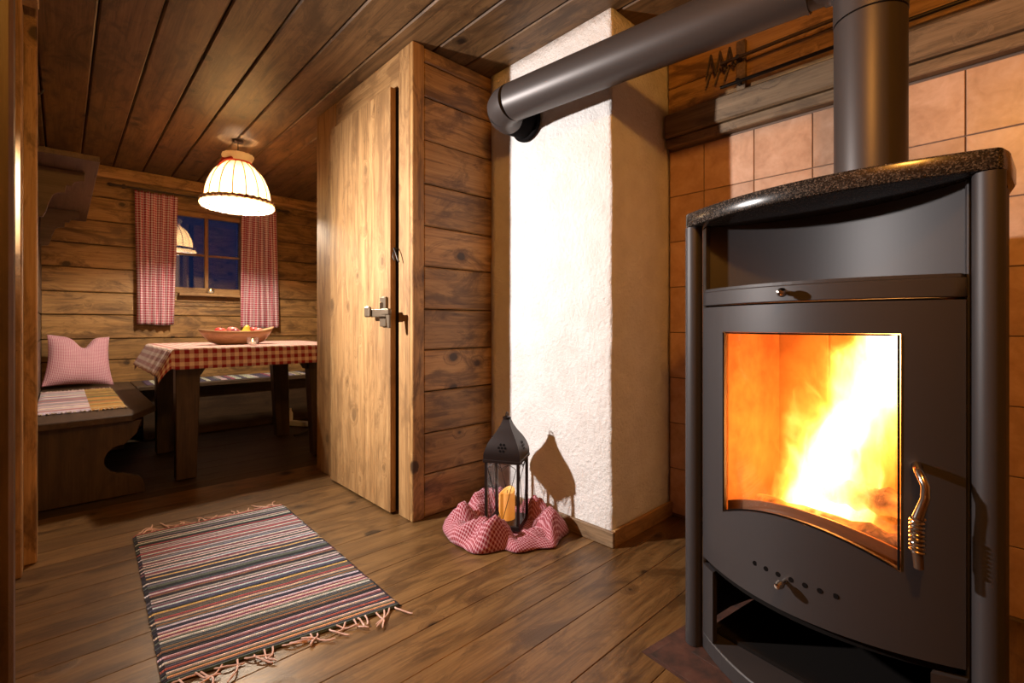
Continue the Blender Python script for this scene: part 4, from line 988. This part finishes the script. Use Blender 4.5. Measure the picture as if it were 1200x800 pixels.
MB().lathe([(0.0005, 0.082), (0.018, 0.086), (0.030, 0.108), (0.026, 0.135), (0.014, 0.155), (0.013, 0.175)], 20).build('bulb', bulb_m, pl, smooth=True)
MB().cyl((0, 0, 0.175), (0, 0, 0.30), 0.018, seg=16).build('socket', white_paint, pl, smooth=True)
MB().cyl((0, 0, 0.30), (0, 0, CEIL - PL[2] - 0.018), 0.0035, seg=8).build('cord', black_iron, pl, smooth=True)
MB().lathe([(0.001, 0.0), (0.03, 0.002), (0.036, 0.018), (0.001, 0.018)], 20).build('ceiling_rose', W['dark'], pl, (0, 0, CEIL - PL[2] - 0.018), smooth=True)
MB().tube([(-0.2 * math.cos(0), 0, 0.026), (0, 0, 0.262), (0.2, 0, 0.026)], 0.0015, 6).build('spider_wire', chrome, pl)

# ================================================================== scalloped wall shelf
sh = empty('wall_shelf', (-0.115, 4.1, 1.72)); tag(sh, 'brown wooden wall shelf with scalloped bracket high above the corner bench', 'shelf')
plank(sh, 0.006, 0.255, 3.16 - 4.1, YB - 0.06 - 4.1, 0.0, 0.028, 'y', W['shelf'], 'shelf_board', 0.003)
def bracket():
    P = [(0.006, -0.002), (0.205, -0.002), (0.205, -0.050)]
    P += [(0.205 - 0.05 * math.sin(R(90) * k / 5), -0.050 - 0.035 * (1 - math.cos(R(90) * k / 5))) for k in range(1, 6)]
    P += [(0.132, -0.085), (0.128, -0.125)]
    P += [(0.128 - 0.05 * math.sin(R(90) * k / 5), -0.125 - 0.03 * (1 - math.cos(R(90) * k / 5))) for k in range(1, 6)]
    P += [(0.066, -0.190), (0.056, -0.235), (0.045, -0.262), (0.006, -0.268)]
    return P
for y_ in (3.42, 4.62):
    MB().prism([(-x, z) for x, z in bracket()], 0, 0.024, 'y').build('bracket', W['shelf'], sh, (0, y_ - 4.1 + 0.024, 0), (0, 0, R(180)), bevel=0.002)
hk2 = MB().tube([(-0.090, 2.80, 1.86), (-0.075, 2.80, 1.862), (-0.062, 2.80, 1.872), (-0.056, 2.80, 1.890)], 0.004, 8); hk2.box(-0.092, -0.088, 2.79, 2.81, 1.84, 1.88)
tag(hk2.build('wall_hook', black_iron, smooth=True), 'black iron coat hook on the wall panel beside the open doorway', 'hook')
# ================================================================== things on the dark floor under the table
wbd = MB().box(-0.16, 0.16, -0.03, 0.03, 0.0, 0.04).build('white_batten', white_paint, None, (1.52, 4.45, 0.0), (0, 0, R(-62)), bevel=0.004)
tag(wbd, 'pale wooden batten lying on the floor under the table', 'batten')
t = MB().lathe([(0.001, 0.0), (0.018, 0.0), (0.020, 0.03), (0.019, 0.07), (0.009, 0.09), (0.008, 0.11), (0.0005, 0.112)], 16).build('small_bottle', white_paint, None, (1.50, 4.49, 0.04), smooth=True)
tag(t, 'small pale bottle standing on the batten under the table', 'bottle')
t = MB().tube([(1.36, 3.98, 0.012), (1.40, 3.99, 0.012), (1.55, 4.16, 0.012)], 0.010, 8).build('dark_stick', black_iron, None, smooth=True); tag(t, 'dark stick lying on the floor beside the pale batten', 'stick')
